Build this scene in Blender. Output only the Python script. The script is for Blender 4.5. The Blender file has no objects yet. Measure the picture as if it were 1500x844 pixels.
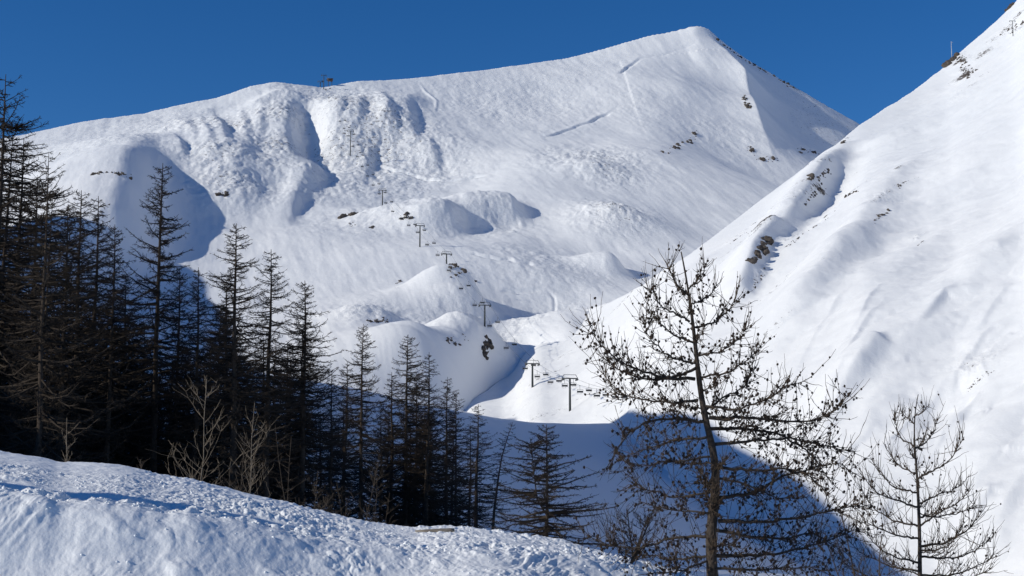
import bpy, math, random
import numpy as np

random.seed(7)
rng = np.random.default_rng(7)
scn = bpy.context.scene
COL = scn.collection
R = math.radians

# ------------------------------------------------------------------ camera model
F = 2060.0
PITCH = math.atan(278 / F)
SP, CP = math.sin(PITCH), math.cos(PITCH)

def ray(px, row):
    """slopes (dx/dy, dz/dy) of the sight line that was measured at a photograph position"""
    u = (px - 750) / F
    v = (422 - row) / F
    dy = CP - v * SP
    dz = SP + v * CP
    return u / dy, dz / dy

def at(px, row, y):
    a, b = ray(px, row)
    return np.array([a * y, y, b * y])

# ------------------------------------------------------------------ sun
SUN_EL = R(26.0)
SUN_PHI = R(18.0)            # light travels towards +x and a little towards +y
LD = np.array([math.cos(SUN_EL) * math.cos(SUN_PHI), math.cos(SUN_EL) * math.sin(SUN_PHI), -math.sin(SUN_EL)])

# ------------------------------------------------------------------ noise
def _hash(ix, iy, seed):
    h = (ix.astype(np.int64) * 374761393 + iy.astype(np.int64) * 668265263 + seed * 974634777) & 0xFFFFFFFF
    h = ((h ^ (h >> 13)) * 1274126177) & 0xFFFFFFFF
    h = h ^ (h >> 16)
    return (h & 0xFFFFFF) / float(0xFFFFFF)

def vnoise(x, y, seed=0):
    ix = np.floor(x); iy = np.floor(y)
    fx = x - ix; fy = y - iy
    fx = fx * fx * fx * (fx * (fx * 6 - 15) + 10); fy = fy * fy * fy * (fy * (fy * 6 - 15) + 10)
    a = _hash(ix, iy, seed); b = _hash(ix + 1, iy, seed)
    c = _hash(ix, iy + 1, seed); d = _hash(ix + 1, iy + 1, seed)
    return (a + (b - a) * fx) * (1 - fy) + (c + (d - c) * fx) * fy - 0.5

def fbm(x, y, octv=4, seed=0, gain=0.5):
    s = 0; a = 1.0; c, sn = 0.8, 0.6
    for o in range(octv):
        s = s + a * vnoise(x, y, seed + o * 17)
        x, y = (c * x - sn * y) * 2.03 + 11.3, (sn * x + c * y) * 2.03 - 4.7
        a *= gain
    return s

def sstep(a, b, x):
    t = np.clip((x - a) / (b - a), 0, 1)
    return t * t * (3 - 2 * t)

def smooth_fn(xs, ys, sig):
    g = np.linspace(min(xs) - 0.1, max(xs) + 0.1, 4000)
    v = np.interp(g, xs, ys); dx = g[1] - g[0]
    k = int(4 * sig / dx) + 1
    w = np.exp(-0.5 * (np.arange(-k, k + 1) * dx / sig) ** 2); w /= w.sum()
    v = np.convolve(np.pad(v, k, mode='edge'), w, mode='valid')
    return lambda u: np.interp(u, g, v)

# ------------------------------------------------------------------ object helpers
def link(o, parent=None):
    COL.objects.link(o)
    if parent is not None:
        o.parent = parent
    return o

def mesh_np(name, V, FQ, mat, smooth=True, parent=None, attrs=None, loc=None):
    """one mesh object from numpy vertices and a list of face index arrays (n,3)/(n,4)"""
    me = bpy.data.meshes.new(name)
    V = np.asarray(V, dtype=np.float32)
    FQ = [np.asarray(f, dtype=np.int32) for f in (FQ if isinstance(FQ, list) else [FQ]) if len(f)]
    me.vertices.add(len(V))
    me.vertices.foreach_set('co', V.ravel())
    nl = sum(f.size for f in FQ); npoly = sum(len(f) for f in FQ)
    me.loops.add(nl); me.polygons.add(npoly)
    me.loops.foreach_set('vertex_index', np.concatenate([f.ravel() for f in FQ]))
    tot = np.concatenate([np.full(len(f), f.shape[1], dtype=np.int32) for f in FQ])
    me.polygons.foreach_set('loop_start', (np.cumsum(tot) - tot).astype(np.int32))
    me.polygons.foreach_set('loop_total', tot)
    if smooth:
        me.polygons.foreach_set('use_smooth', np.ones(npoly, dtype=bool))
    for k, a in (attrs or {}).items():
        at_ = me.attributes.new(k, 'FLOAT', 'POINT')
        at_.data.foreach_set('value', np.asarray(a, dtype=np.float32).ravel())
    me.update(calc_edges=True)
    me.validate()
    me.materials.append(mat)
    o = bpy.data.objects.new(name, me)
    if loc is not None:
        o.location = loc
    return link(o, parent)

def obj_from_mesh(name, me, parent=None, loc=None):
    o = bpy.data.objects.new(name, me)
    if loc is not None:
        o.location = loc
    return link(o, parent)

def thing(name, label, cat, loc, group=None, rz=0.0, scale=None):
    o = bpy.data.objects.new(name, None)
    o.empty_display_size = 0.3
    o.location = loc; o.rotation_euler = (0, 0, rz)
    if scale is not None:
        o.scale = scale
    tag(o, label, cat, group)
    return link(o)

def tag(o, label=None, cat=None, group=None, kind=None):
    if label: o['label'] = label
    if cat: o['category'] = cat
    if group: o['group'] = group
    if kind: o['kind'] = kind
    return o

def tubes(P, Rd, sides=3, cap=False):
    """N tubes of k points each: P (N,k,3), Rd (N,k) -> verts, quads"""
    P = np.asarray(P, float); Rd = np.asarray(Rd, float)
    N, k, _ = P.shape
    T = np.empty_like(P)
    T[:, 1:-1] = P[:, 2:] - P[:, :-2]
    T[:, 0] = P[:, 1] - P[:, 0]; T[:, -1] = P[:, -1] - P[:, -2]
    T /= np.maximum(np.linalg.norm(T, axis=2, keepdims=True), 1e-9)
    D = P[:, -1] - P[:, 0]
    ref = np.zeros((N, 3)); ref[np.arange(N), np.argmin(np.abs(D), axis=1)] = 1
    n1 = np.cross(T, ref[:, None, :]); n1 /= np.maximum(np.linalg.norm(n1, axis=2, keepdims=True), 1e-9)
    n2 = np.cross(T, n1)
    ang = np.arange(sides) * 2 * math.pi / sides
    V = P[:, :, None, :] + Rd[:, :, None, None] * (np.cos(ang)[None, None, :, None] * n1[:, :, None, :] + np.sin(ang)[None, None, :, None] * n2[:, :, None, :])
    idx = np.arange(N * k * sides).reshape(N, k, sides)
    a = idx[:, :-1, :]; b = np.roll(a, -1, axis=2)
    d = idx[:, 1:, :]; c = np.roll(d, -1, axis=2)
    Q = np.stack([a, b, c, d], axis=-1).reshape(-1, 4)
    return V.reshape(-1, 3), Q

class MB:
    """collects verts and faces for one mesh"""
    def __init__(self): self.V = []; self.Q = []; self.T = []; self.n = 0
    def add(self, V, Q=None, T=None):
        if Q is not None and len(Q): self.Q.append(np.asarray(Q) + self.n)
        if T is not None and len(T): self.T.append(np.asarray(T) + self.n)
        self.V.append(np.asarray(V, float)); self.n += len(V)
        return self
    def tube(self, pts, rads, sides=6):
        pts = np.asarray(pts, float)
        if np.isscalar(rads): rads = [rads] * len(pts)
        V, Q = tubes(pts[None], np.asarray(rads)[None], sides)
        start = self.n
        self.add(V, Q)
        k = len(pts)                                   # caps as fans
        for ring, flip in ((0, 1), (k - 1, 0)):
            base = self.n
            c = pts[ring]
            tri = []
            ids = start + ring * sides + np.arange(sides)
            self.V.append(c[None]); self.n += 1
            for i in range(sides):
                a, b = ids[i], ids[(i + 1) % sides]
                tri.append((base, b, a) if flip else (base, a, b))
            self.T.append(np.asarray(tri))
        return self
    def box(self, c, s, rot=None):
        x, y, z = [v / 2 for v in s]
        V = np.array([(-x, -y, -z), (x, -y, -z), (x, y, -z), (-x, y, -z), (-x, -y, z), (x, -y, z), (x, y, z), (-x, y, z)], float)
        if rot is not None: V = V @ np.asarray(rot).T
        V = V + np.asarray(c, float)
        Q = np.array([(0, 3, 2, 1), (4, 5, 6, 7), (0, 1, 5, 4), (1, 2, 6, 5), (2, 3, 7, 6), (3, 0, 4, 7)])
        return self.add(V, Q)
    def build(self, name, mat, parent=None, smooth=False, attrs=None, loc=None):
        return mesh_np(name, np.concatenate(self.V), ([np.concatenate(self.Q)] if self.Q else []) + ([np.concatenate(self.T)] if self.T else []), mat, smooth, parent, attrs, loc)

# ------------------------------------------------------------------ materials
def new_mat(name):
    m = bpy.data.materials.new(name); m.use_nodes = True
    nt = m.node_tree
    b = nt.nodes['Principled BSDF']
    return m, nt, b

def N(nt, t, **kw):
    n = nt.nodes.new(t)
    for k, v in kw.items(): setattr(n, k, v)
    return n

def noise(nt, vec, scale, detail=4, rough=0.55):
    n = N(nt, 'ShaderNodeTexNoise')
    n.inputs['Scale'].default_value = scale; n.inputs['Detail'].default_value = detail; n.inputs['Roughness'].default_value = rough
    nt.links.new(vec, n.inputs['Vector'])
    return n.outputs['Fac']

def math_(nt, op, a, b=None, clamp=False):
    n = N(nt, 'ShaderNodeMath', operation=op, use_clamp=clamp)
    for i, v in enumerate((a, b)):
        if v is None: continue
        if isinstance(v, (int, float)): n.inputs[i].default_value = v
        else: nt.links.new(v, n.inputs[i])
    return n.outputs[0]

def mixc(nt, fac, a, b):
    n = N(nt, 'ShaderNodeMix', data_type='RGBA')
    for i, v in ((0, fac), (6, a), (7, b)):
        if isinstance(v, (int, float)): n.inputs[i].default_value = v
        elif isinstance(v, tuple): n.inputs[i].default_value = (*v, 1)
        else: nt.links.new(v, n.inputs[i])
    return n.outputs[2]

def maprange(nt, v, a, b, c=0.0, d=1.0):
    n = N(nt, 'ShaderNodeMapRange')
    nt.links.new(v, n.inputs[0])
    for i, x in enumerate((a, b, c, d)): n.inputs[i + 1].default_value = x
    return n.outputs[0]

SNOW = (0.885, 0.885, 0.88)

def snow_mat(name, scales, base_amp, rough_amp, rock=True, tint=SNOW):
    """scales: metres of the bump octaves; vertex attribute 'rough' adds lumps, 'rock' lets stones show"""
    m, nt, b = new_mat(name)
    tc = N(nt, 'ShaderNodeTexCoord').outputs['Object']
    ra = N(nt, 'ShaderNodeAttribute', attribute_name='rough').outputs['Fac']
    n1 = noise(nt, tc, 1 / scales[0], 5, 0.6)
    n2 = noise(nt, tc, 1 / scales[1], 6, 0.68)
    h = math_(nt, 'ADD', math_(nt, 'MULTIPLY', n1, base_amp * scales[0]),
              math_(nt, 'MULTIPLY', n2, math_(nt, 'ADD', math_(nt, 'MULTIPLY', ra, rough_amp * scales[1]), base_amp * scales[1] * 0.6)))
    bp = N(nt, 'ShaderNodeBump'); bp.inputs['Strength'].default_value = 1.0; bp.inputs['Distance'].default_value = 1.0
    nt.links.new(h, bp.inputs['Height'])
    nt.links.new(bp.outputs[0], b.inputs['Normal'])
    tone = noise(nt, tc, 1 / (scales[0] * 9), 4, 0.6)
    col = mixc(nt, maprange(nt, tone, 0.35, 0.7), tint, (tint[0] * 0.93, tint[1] * 0.94, tint[2] * 0.955))
    if rock:
        ka = N(nt, 'ShaderNodeAttribute', attribute_name='rock').outputs['Fac']
        rn = noise(nt, tc, 1 / (scales[1] * 1.1), 6, 0.75)
        f = maprange(nt, math_(nt, 'ADD', rn, math_(nt, 'MULTIPLY', ka, 0.40)), 0.74, 0.81)
        rc = mixc(nt, noise(nt, tc, 1 / (scales[1] * 0.5), 3), (0.05, 0.042, 0.036), (0.17, 0.14, 0.12))
        col = mixc(nt, f, col, rc)
    nt.links.new(col, b.inputs['Base Color'])
    b.inputs['Roughness'].default_value = 0.62
    b.inputs['Specular IOR Level'].default_value = 0.25
    return m

def plain_mat(name, c1, c2, scale, rough=0.8, bump=0.0, metal=0.0):
    m, nt, b = new_mat(name)
    tc = N(nt, 'ShaderNodeTexCoord').outputs['Object']
    f = noise(nt, tc, scale, 5, 0.65)
    nt.links.new(mixc(nt, maprange(nt, f, 0.3, 0.7), c1, c2), b.inputs['Base Color'])
    if bump:
        bp = N(nt, 'ShaderNodeBump'); bp.inputs['Distance'].default_value = bump
        nt.links.new(f, bp.inputs['Height']); nt.links.new(bp.outputs[0], b.inputs['Normal'])
    b.inputs['Roughness'].default_value = rough; b.inputs['Metallic'].default_value = metal
    b.inputs['Specular IOR Level'].default_value = 0.2
    return m

M_FAR = snow_mat('mountain_snow', (14.0, 3.2), 0.024, 0.42)
M_SLOPE = snow_mat('slope_snow', (9.0, 2.2), 0.026, 0.34)
M_NEAR = snow_mat('bank_snow', (0.30, 0.050), 0.050, 0.32, rock=False)
M_ROCK = plain_mat('outcrop_rock', (0.035, 0.030, 0.028), (0.135, 0.112, 0.095), 0.35, 0.9, 0.6)
M_BARK = plain_mat('larch_bark', (0.030, 0.022, 0.017), (0.085, 0.064, 0.048), 9.0, 0.95, 0.01)
M_TWIG = plain_mat('larch_twig', (0.024, 0.018, 0.013), (0.066, 0.050, 0.037), 0.9, 0.95)
M_BARKF = plain_mat('grey_bark', (0.026, 0.020, 0.016), (0.095, 0.075, 0.060), 38.0, 0.95, 0.012)
M_TWIGF = plain_mat('brown_twig', (0.046, 0.032, 0.022), (0.115, 0.084, 0.058), 14.0, 0.9)
M_CONE = plain_mat('larch_cone', (0.020, 0.014, 0.011), (0.060, 0.040, 0.028), 60.0, 0.9, 0.002)
M_SAP = plain_mat('pale_sapling_bark', (0.13, 0.10, 0.07), (0.30, 0.24, 0.175), 12.0, 0.9)
M_SHRUB = plain_mat('shrub_twig', (0.040, 0.030, 0.022), (0.105, 0.080, 0.058), 6.0, 0.9)
M_STEEL = plain_mat('tower_steel', (0.045, 0.052, 0.055), (0.075, 0.082, 0.085), 2.0, 0.6)
M_SEAT = plain_mat('chair_dark', (0.025, 0.028, 0.034), (0.05, 0.055, 0.06), 3.0, 0.7)
M_CABLE = plain_mat('cable_steel', (0.11, 0.12, 0.13), (0.17, 0.18, 0.19), 1.0, 0.6)
M_HUT = plain_mat('hut_boards', (0.09, 0.055, 0.045), (0.13, 0.08, 0.06), 2.0, 0.8)
M_ROOF = plain_mat('hut_roof', (0.10, 0.10, 0.11), (0.15, 0.15, 0.16), 2.0, 0.8)
M_MAST = plain_mat('mast_galvanised', (0.38, 0.40, 0.42), (0.48, 0.50, 0.52), 1.0, 0.5)
M_WOOD = plain_mat('weathered_board', (0.17, 0.14, 0.11), (0.28, 0.24, 0.19), 14.0, 0.85, 0.003)
M_CLOD = plain_mat('snow_clod', (0.82, 0.835, 0.85), (0.86, 0.875, 0.89), 20.0, 0.65, 0.01)

# ------------------------------------------------------------------ main mountain height field
RIDGE = [(-500, 300, 1100), (-150, 235, 1190), (0, 204, 1240), (75, 189, 1280), (130, 178, 1310), (200, 168, 1350), (265, 154, 1385), (330, 139, 1420), (372, 125, 1445), (402, 121, 1460), (440, 124, 1480),
         (474, 126, 1500), (520, 119, 1530), (560, 117, 1560), (680, 106, 1640), (740, 98, 1690), (800, 90, 1740), (860, 78, 1780), (900, 67, 1800), (945, 54, 1825), (985, 46, 1842),
         (1020, 42, 1850), (1038, 46, 1860), (1050, 56, 1864), (1100, 93, 1872), (1150, 121, 1882), (1200, 148, 1892), (1260, 181, 1905), (1400, 262, 1940), (1700, 420, 1990)]
_ru = np.array([ray(p, r)[0] for p, r, y in RIDGE]); _ry = np.array([y for p, r, y in RIDGE], float)
FACE = [(835, 640, 530), (780, 610, 589), (705, 548, 680), (690, 612, 600), (640, 560, 650), (745, 452, 775), (655, 408, 785), (615, 364, 875), (560, 312, 1045), (513, 234, 1252),
        (760, 390, 850), (850, 395, 890), (950, 385, 950), (1010, 330, 1080), (910, 310, 1060), (800, 318, 1060), (700, 310, 1060),
        (1010, 255, 1260), (1100, 262, 1300), (900, 205, 1400), (800, 205, 1370), (700, 205, 1350), (620, 205, 1320),
        (1000, 130, 1640), (900, 135, 1600), (800, 145, 1580), (1060, 180, 1580), (1150, 275, 1390), (1230, 265, 1480), (1300, 300, 1500),
        (1070, 105, 1800), (1094, 134, 1758), (1104, 172, 1700), (1200, 220, 1650),
        (420, 250, 1160), (330, 225, 1190), (240, 300, 1010), (150, 265, 1080), (70, 265, 1060), (420, 350, 920), (330, 350, 920),
        (350, 450, 750), (240, 420, 800), (490, 430, 770), (580, 430, 740), (440, 530, 600), (300, 560, 560), (610, 520, 630), (540, 600, 500),
        (100, 430, 760), (100, 600, 500), (650, 600, 520), (700, 655, 400), (850, 690, 340), (950, 670, 380), (900, 790, 190), (700, 770, 210), (500, 720, 270), (200, 700, 300),
        (-200, 300, 950), (-200, 450, 700), (-200, 600, 450), (1000, 620, 470), (860, 580, 620), (830, 500, 700), (900, 455, 790), (800, 455, 800)]
_C = [at(p, r, y) for p, r, y in FACE] + [at(p, r, y) for p, r, y in RIDGE]
_C += [np.array(v, float) for v in [(-40, 90, -1.5), (0, 100, -6), (40, 110, -13), (-60, 60, 1.0), (-22, 60, -0.3), (-5, 40, -4.2), (15, 35, -6), (40, 60, -12), (0, 20, -4), (80, 150, -14), (-15, 25, -2.2), (-60, 20, 0),
                                    (60, 200, -20), (85, 230, -30), (110, 200, -46), (70, 130, -36), (110, 320, -16), (45, 120, -22), (300, 400, -10), (450, 900, 120), (500, 1500, 250)]]
_C = np.array(_C)
_S = 500.0
def _rbf_phi(d2):
    return 0.5 * d2 * np.log(d2 + 1e-9)
def _rbf_fit(C):
    XY = C[:, :2] / _S
    n = len(C)
    d2 = ((XY[:, None] - XY[None]) ** 2).sum(-1)
    A = np.zeros((n + 3, n + 3)); A[:n, :n] = _rbf_phi(d2) + np.eye(n) * 1e-4
    A[:n, n] = 1; A[:n, n + 1:] = XY; A[n, :n] = 1; A[n + 1:, :n] = XY.T
    return np.linalg.solve(A, np.concatenate([C[:, 2], np.zeros(3)]))
_W = _rbf_fit(_C)
def _rbf(x, y):
    X = x / _S; Y = y / _S
    s = _W[-3] + _W[-2] * X + _W[-1] * Y
    for i, c in enumerate(_C):
        s = s + _W[i] * _rbf_phi((X - c[0] / _S) ** 2 + (Y - c[1] / _S) ** 2)
    return s

def base_z(x, y):
    x = np.asarray(x, float); y = np.asarray(y, float)
    yr = np.interp(x / np.maximum(y, 1), _ru, _ry)
    yc = np.minimum(y, yr); xc = np.where(y > yr, x * yr / np.maximum(y, 1), x)
    over = np.maximum(y - yr, 0)
    return _rbf(xc, yc) - 0.62 * over + np.minimum(over, 14) ** 2 * 0.018

def hit(px, row, fn=None, y0=120, y1=2300):
    """first point of the surface met by a sight line"""
    fn = fn or base_z
    a, b = ray(px, row)
    ys = np.geomspace(y0, y1, 500)
    d = b * ys - fn(a * ys, ys)
    k = np.where(d <= 0)[0]
    if len(k) == 0:
        i = int(np.argmin(d))
        y = ys[i]
    else:
        i = k[0]
        if i == 0: y = ys[0]
        else:
            y = ys[i - 1] + (ys[i] - ys[i - 1]) * d[i - 1] / (d[i - 1] - d[i])
    return np.array([a * y, y, float(fn(np.array([a * y]), np.array([y]))[0])])

class Bump:
    """knoll, spur, gully or crack: a polyline with heights and separate widths on either side"""
    def __init__(self, pts, h, wl, wr, p=2.0):
        self.P = np.array([q[:2] for q in pts], float)
        n = len(self.P)
        self.h = np.array(h if hasattr(h, '__len__') else [h] * n, float)
        self.wl, self.wr, self.p = wl, wr, p
    def __call__(self, x, y):
        m = max(self.wl, self.wr) * 2.6
        lo = self.P.min(0) - m; hi = self.P.max(0) + m
        sel = (x > lo[0]) & (x < hi[0]) & (y > lo[1]) & (y < hi[1])
        out = np.zeros_like(x)
        if not sel.any(): return out
        X = x[sel]; Y = y[sel]
        best = np.full(X.shape, 1e9); hh = np.zeros_like(X); sg = np.zeros_like(X)
        if len(self.P) == 1:
            dx = X - self.P[0, 0]; best = np.hypot(dx, Y - self.P[0, 1]); hh[:] = self.h[0]; sg = dx
            w = self.wl + (self.wr - self.wl) * (0.5 + 0.5 * sg / np.maximum(best, 1e-6))
        else:
            for i in range(len(self.P) - 1):
                a = self.P[i]; d = self.P[i + 1] - a; L2 = d @ d
                t = np.clip(((X - a[0]) * d[0] + (Y - a[1]) * d[1]) / L2, 0, 1)
                qx = X - a[0] - t * d[0]; qy = Y - a[1] - t * d[1]
                dist = np.hypot(qx, qy)
                k = dist < best
                best = np.where(k, dist, best)
                hh = np.where(k, self.h[i] + (self.h[i + 1] - self.h[i]) * t, hh)
                s = qx / np.maximum(dist, 1e-6)                      # +1 on the side away from the sun
                sg = np.where(k, s, sg)
            w = self.wl + (self.wr - self.wl) * (0.5 + 0.5 * sg)
        out[sel] = hh * np.exp(-(best / w) ** self.p)
        return out

H = hit
BUMPS = []
def bump_px(pts, h, wl, wr, p=2.0, off=None):
    P = [H(*q) for q in pts]
    if off: P = [q + np.array([*off, 0]) for q in P]
    BUMPS.append(Bump(P, h, wl, wr, p))

# knolls along the lift line
def bump_xy(pts, h, wl, wr, p=2.0):
    BUMPS.append(Bump([np.array([ray(a, 500)[0] * y, y, 0]) for a, y in pts], h, wl, wr, p))
bump_xy([(716, 690), (692, 674), (674, 650), (656, 622)], [17, 25, 25, 12], 28, 14, 2.6)
bump_xy([(754, 695), (742, 660), (712, 612)], [-14, -17, -9], 14, 18, 2.2)
bump_xy([(722, 728)], -8, 26, 26, 2.0)
bump_xy([(674, 772), (684, 762)], [20, 12], 27, 12, 2.8)
bump_xy([(545, 1030), (590, 1010), (640, 990)], [5, 15, 20], 46, 17, 2.6)
bump_xy([(700, 1040), (735, 1050)], [18, 16], 44, 16, 2.6)
bump_px([(893, 396)], 12, 22, 10, 2.4)
bump_px([(545, 490), (560, 520)], [11, 5], 26, 17, 2.2)
bump_px([(835, 475), (800, 500)], [9, 4], 34, 22, 2.0)
bump_px([(900, 320), (880, 340)], [9, 5], 34, 24, 2.0)
bump_px([(870, 262)], 9, 34, 26, 2.0)
# spurs and gullies of the left wall
bump_px([(215, 205), (190, 240), (172, 300), (150, 380)], [2, 22, 40, 36], 70, 32, 2.0)
bump_px([(300, 190), (330, 250), (345, 300)], [8, 16, 8], 44, 22, 2.0)
bump_px([(420, 150), (412, 200), (425, 260)], [12, 18, 8], 44, 17, 2.2)
bump_px([(448, 160), (455, 200), (462, 240)], [-10, -14, -5], 16, 14, 2.0)
bump_px([(585, 150), (560, 190)], [10, 10], 60, 26, 2.0)
bump_px([(480, 160), (500, 230)], [6, 8], 30, 26, 2.0)
# spur that drops from the summit towards the valley
bump_px([(1040, 58), (1066, 98), (1092, 138), (1108, 190), (1132, 238)], [4, 22, 34, 30, 8], 50, 34, 1.15)
bump_px([(980, 190), (960, 240), (990, 290)], [8, 12, 5], 60, 60, 2.0)
bump_px([(800, 250), (760, 290)], [10, 8], 70, 60, 2.0)
bump_px([(660, 240), (650, 290)], [-8, -8], 60, 50, 2.0)
# ribs and small gullies of the broken left shoulder and the wall under the top station
for k, (a, b, c, d) in enumerate([(262, 175, 285, 240), (285, 170, 312, 262), (310, 165, 330, 245), (352, 165, 362, 250), (380, 158, 372, 240), (250, 215, 268, 262), (500, 140, 488, 210), (528, 150, 520, 205), (556, 140, 575, 205), (596, 150, 606, 215), (622, 200, 640, 240), (540, 205, 530, 262), (470, 225, 446, 280), (436, 270, 420, 330)]):
    bump_px([(a, b), ((a + c) / 2 + 4, (b + d) / 2), (c, d)], [1.5, 4 + 1.5 * (k % 3), 1.5], 15, 8, 1.6)
    bump_px([(a + 11, b + 4), ((a + c) / 2 + 15, (b + d) / 2), (c + 10, d)], [-1, -3 - (k % 2), -1], 8, 9, 1.6)
bump_px([(225, 173), (262, 168), (300, 163), (330, 153)], [1, 5, 6, 2], 16, 9, 2.0)
bump_px([(376, 160), (392, 150), (410, 142), (430, 140)], [3, 7, 7, 2], 14, 9, 2.0)
bump_px([(462, 250), (456, 262), (440, 285), (420, 310)], [3, 6, 5, 2], 12, 10, 2.0)
# fracture lines across the face
def crack(pts, depth, w):
    g = np.random.default_rng(int(pts[0][0]))
    q = [np.array(pts[0], float)]
    for a, b in zip(pts[:-1], pts[1:]):
        n = max(1, int(math.hypot(b[0] - a[0], b[1] - a[1]) / 7))
        for i in range(1, n + 1): q.append(np.array(a) + (np.array(b) - np.array(a)) * i / n + g.normal(0, 0.7, 2))
    P = [H(*v) for v in q]
    dp = np.array([depth * g.uniform(0.55, 1.35) for _ in P]); dp[0] *= 0.2; dp[-1] *= 0.1
    BUMPS.append(Bump(P, -dp, 0.85 * w, 0.85 * w, 2.0))
    BUMPS.append(Bump([v + np.array([0.3 * w, 2.2 * w, 0]) for v in P], dp * 0.3, 2.0 * w, 1.4 * w, 2.0))
crack([(909, 109), (924, 100), (932, 93), (945, 87)], 3.4, 2.6)
crack([(945, 87), (975, 82), (1000, 74), (1022, 66)], 1.4, 2.6)
crack([(800, 202), (830, 193), (850, 187), (895, 170)], 2.9, 2.4)
crack([(555, 237), (578, 243), (600, 246), (622, 251), (640, 253), (676, 254), (712, 252)], 2.6, 2.4)
crack([(612, 119), (622, 132), (640, 148), (636, 166)], -2.0, 2.2)
crack([(800, 420), (812, 432), (815, 446), (806, 462)], 0.9, 1.2)
crack([(690, 372), (760, 383), (795, 391)], 1.5, 2.0)
crack([(735, 416), (792, 422)], 1.0, 1.6)

OUT = [  # label, surface, photograph points, rock size, count, spread
    ('largest dark crag on the sunlit right slope, above the tall larch', 's', [(1100, 382), (1108, 372), (1118, 360), (1128, 350)], 1.7, 26, 0.8),
    ('dark slab outcrop just below the crest of the right slope', 's', [(1183, 264), (1190, 256)], 1.5, 9, 0.6),
    ('thin rock rib beside the slab near the right slope crest', 's', [(1198, 262), (1215, 250)], 0.75, 14, 0.6),
    ('short steep rock streak at the very crest of the right slope', 's', [(1232, 212), (1241, 202)], 0.8, 9, 0.5),
    ('string of rocks below the slab, on the crest of the right slope', 's', [(1178, 300), (1190, 288), (1205, 276)], 0.6, 14, 0.6),
    ('small rock streak left of the large crag, on the slope edge', 's', [(1068, 358), (1090, 342), (1130, 322)], 0.55, 16, 0.7),
    ('lone rocks in open snow right of the slab ribs', 's', [(1238, 288), (1256, 282)], 0.75, 10, 0.5),
    ('ragged rock pair in the middle of the open right slope', 's', [(1280, 326), (1288, 316), (1304, 306)], 0.8, 14, 0.6),
    ('faint stone streak above the ragged rock pair', 's', [(1314, 275), (1320, 270), (1345, 258)], 0.45, 12, 0.8),
    ('narrow dark streak of rock under the large crag', 's', [(1104, 424), (1112, 412), (1120, 402)], 0.5, 12, 0.45),
    ('thin broken rock line right of the large crag', 's', [(1152, 362), (1165, 352), (1178, 342), (1224, 308)], 0.45, 18, 0.8),
    ('lowest small rocks in the streak line of the right slope', 's', [(1340, 362), (1355, 352)], 0.35, 8, 0.6),
    ('brown cliff block on the right skyline under the antenna mast', 's', [(1388, 96), (1393, 90), (1398, 84)], 1.9, 16, 0.8),
    ('scree of dark stones spilling below the skyline cliff block', 's', [(1404, 84), (1412, 96), (1420, 108), (1416, 116)], 0.75, 40, 1.6),
    ('reddish rock tooth at the top right corner of the skyline', 's', [(1477, 12), (1482, 3)], 1.6, 10, 0.7),
    ('stones scattered round the lone T-shaped pole, top right', 's', [(1470, 48), (1485, 42), (1498, 35)], 0.5, 26, 2.0),
    ('low rubble patch above the small larch at right', 's', [(1418, 572), (1430, 560), (1455, 545)], 0.28, 34, 0.8),
    ('brown bare rocks on top of the knoll left of the third highest tower', 'm', [(503, 318), (512, 316), (522, 313)], 2.6, 12, 2.0),
    ('small dark rock under the brown rocks of the upper knoll', 'm', [(512, 328), (514, 332)], 1.6, 5, 1.0),
    ('dark rocks at the brow of the upper knoll, right of its tower', 'm', [(590, 319), (602, 320)], 1.6, 9, 2.0),
    ('small rock alone on the left flank of the upper knoll', 'm', [(541, 335), (546, 333)], 1.4, 4, 1.2),
    ('brown rocky cap of the knoll under the fourth tower', 'm', [(660, 396), (672, 393), (685, 397)], 1.5, 26, 3.0),
    ('tan bare rock in the face of the lower knoll', 'm', [(706, 514), (711, 508), (716, 500)], 1.5, 18, 0.7),
    ('small rock lump on the snowfield left of the fourth tower', 'm', [(581, 415), (586, 412)], 1.3, 7, 1.0),
    ('dark rocks edging the low knoll behind the wood', 'm', [(540, 472), (550, 472), (566, 471)], 0.9, 16, 1.5),
    ('line of dark rocks on the left shoulder of the lower knoll', 'm', [(655, 502), (665, 498), (684, 492)], 0.8, 14, 1.5),
    ('dark rock dots descending the summit spur', 'm', [(1089, 140), (1093, 150), (1097, 160)], 2.4, 12, 3.0),
    ('pair of rock streaks in the middle of the bowl below the summit', 'm', [(974, 226), (995, 213), (1022, 193)], 2.1, 18, 3.0),
    ('dark rock fleck right of the bowl streaks', 'm', [(1095, 219), (1106, 221)], 2.2, 9, 2.5),
    ('long dark rock patch above the crest of the right slope', 'm', [(1108, 232), (1122, 236), (1142, 233)], 2.4, 16, 3.0),
    ('rock band where summit flank meets the right slope', 'm', [(1165, 219), (1185, 221), (1200, 226)], 2.2, 12, 3.0),
    ('dark rock at the right corner of the shaded left gully', 'm', [(318, 286), (326, 286), (337, 285)], 2.0, 10, 2.0),
    ('brown rock specks under the left shoulder of the mountain', 'm', [(135, 255), (150, 254)], 1.4, 10, 3.0),
    ('rock specks on the shaded spur at the far left', 'm', [(170, 252), (183, 256)], 1.4, 10, 3.0),
    ('row of dark crags along the ridge right of the summit', 'm', [(1052, 60), (1085, 84), (1120, 104), (1165, 130)], 1.9, 34, 4.0),
]
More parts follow.
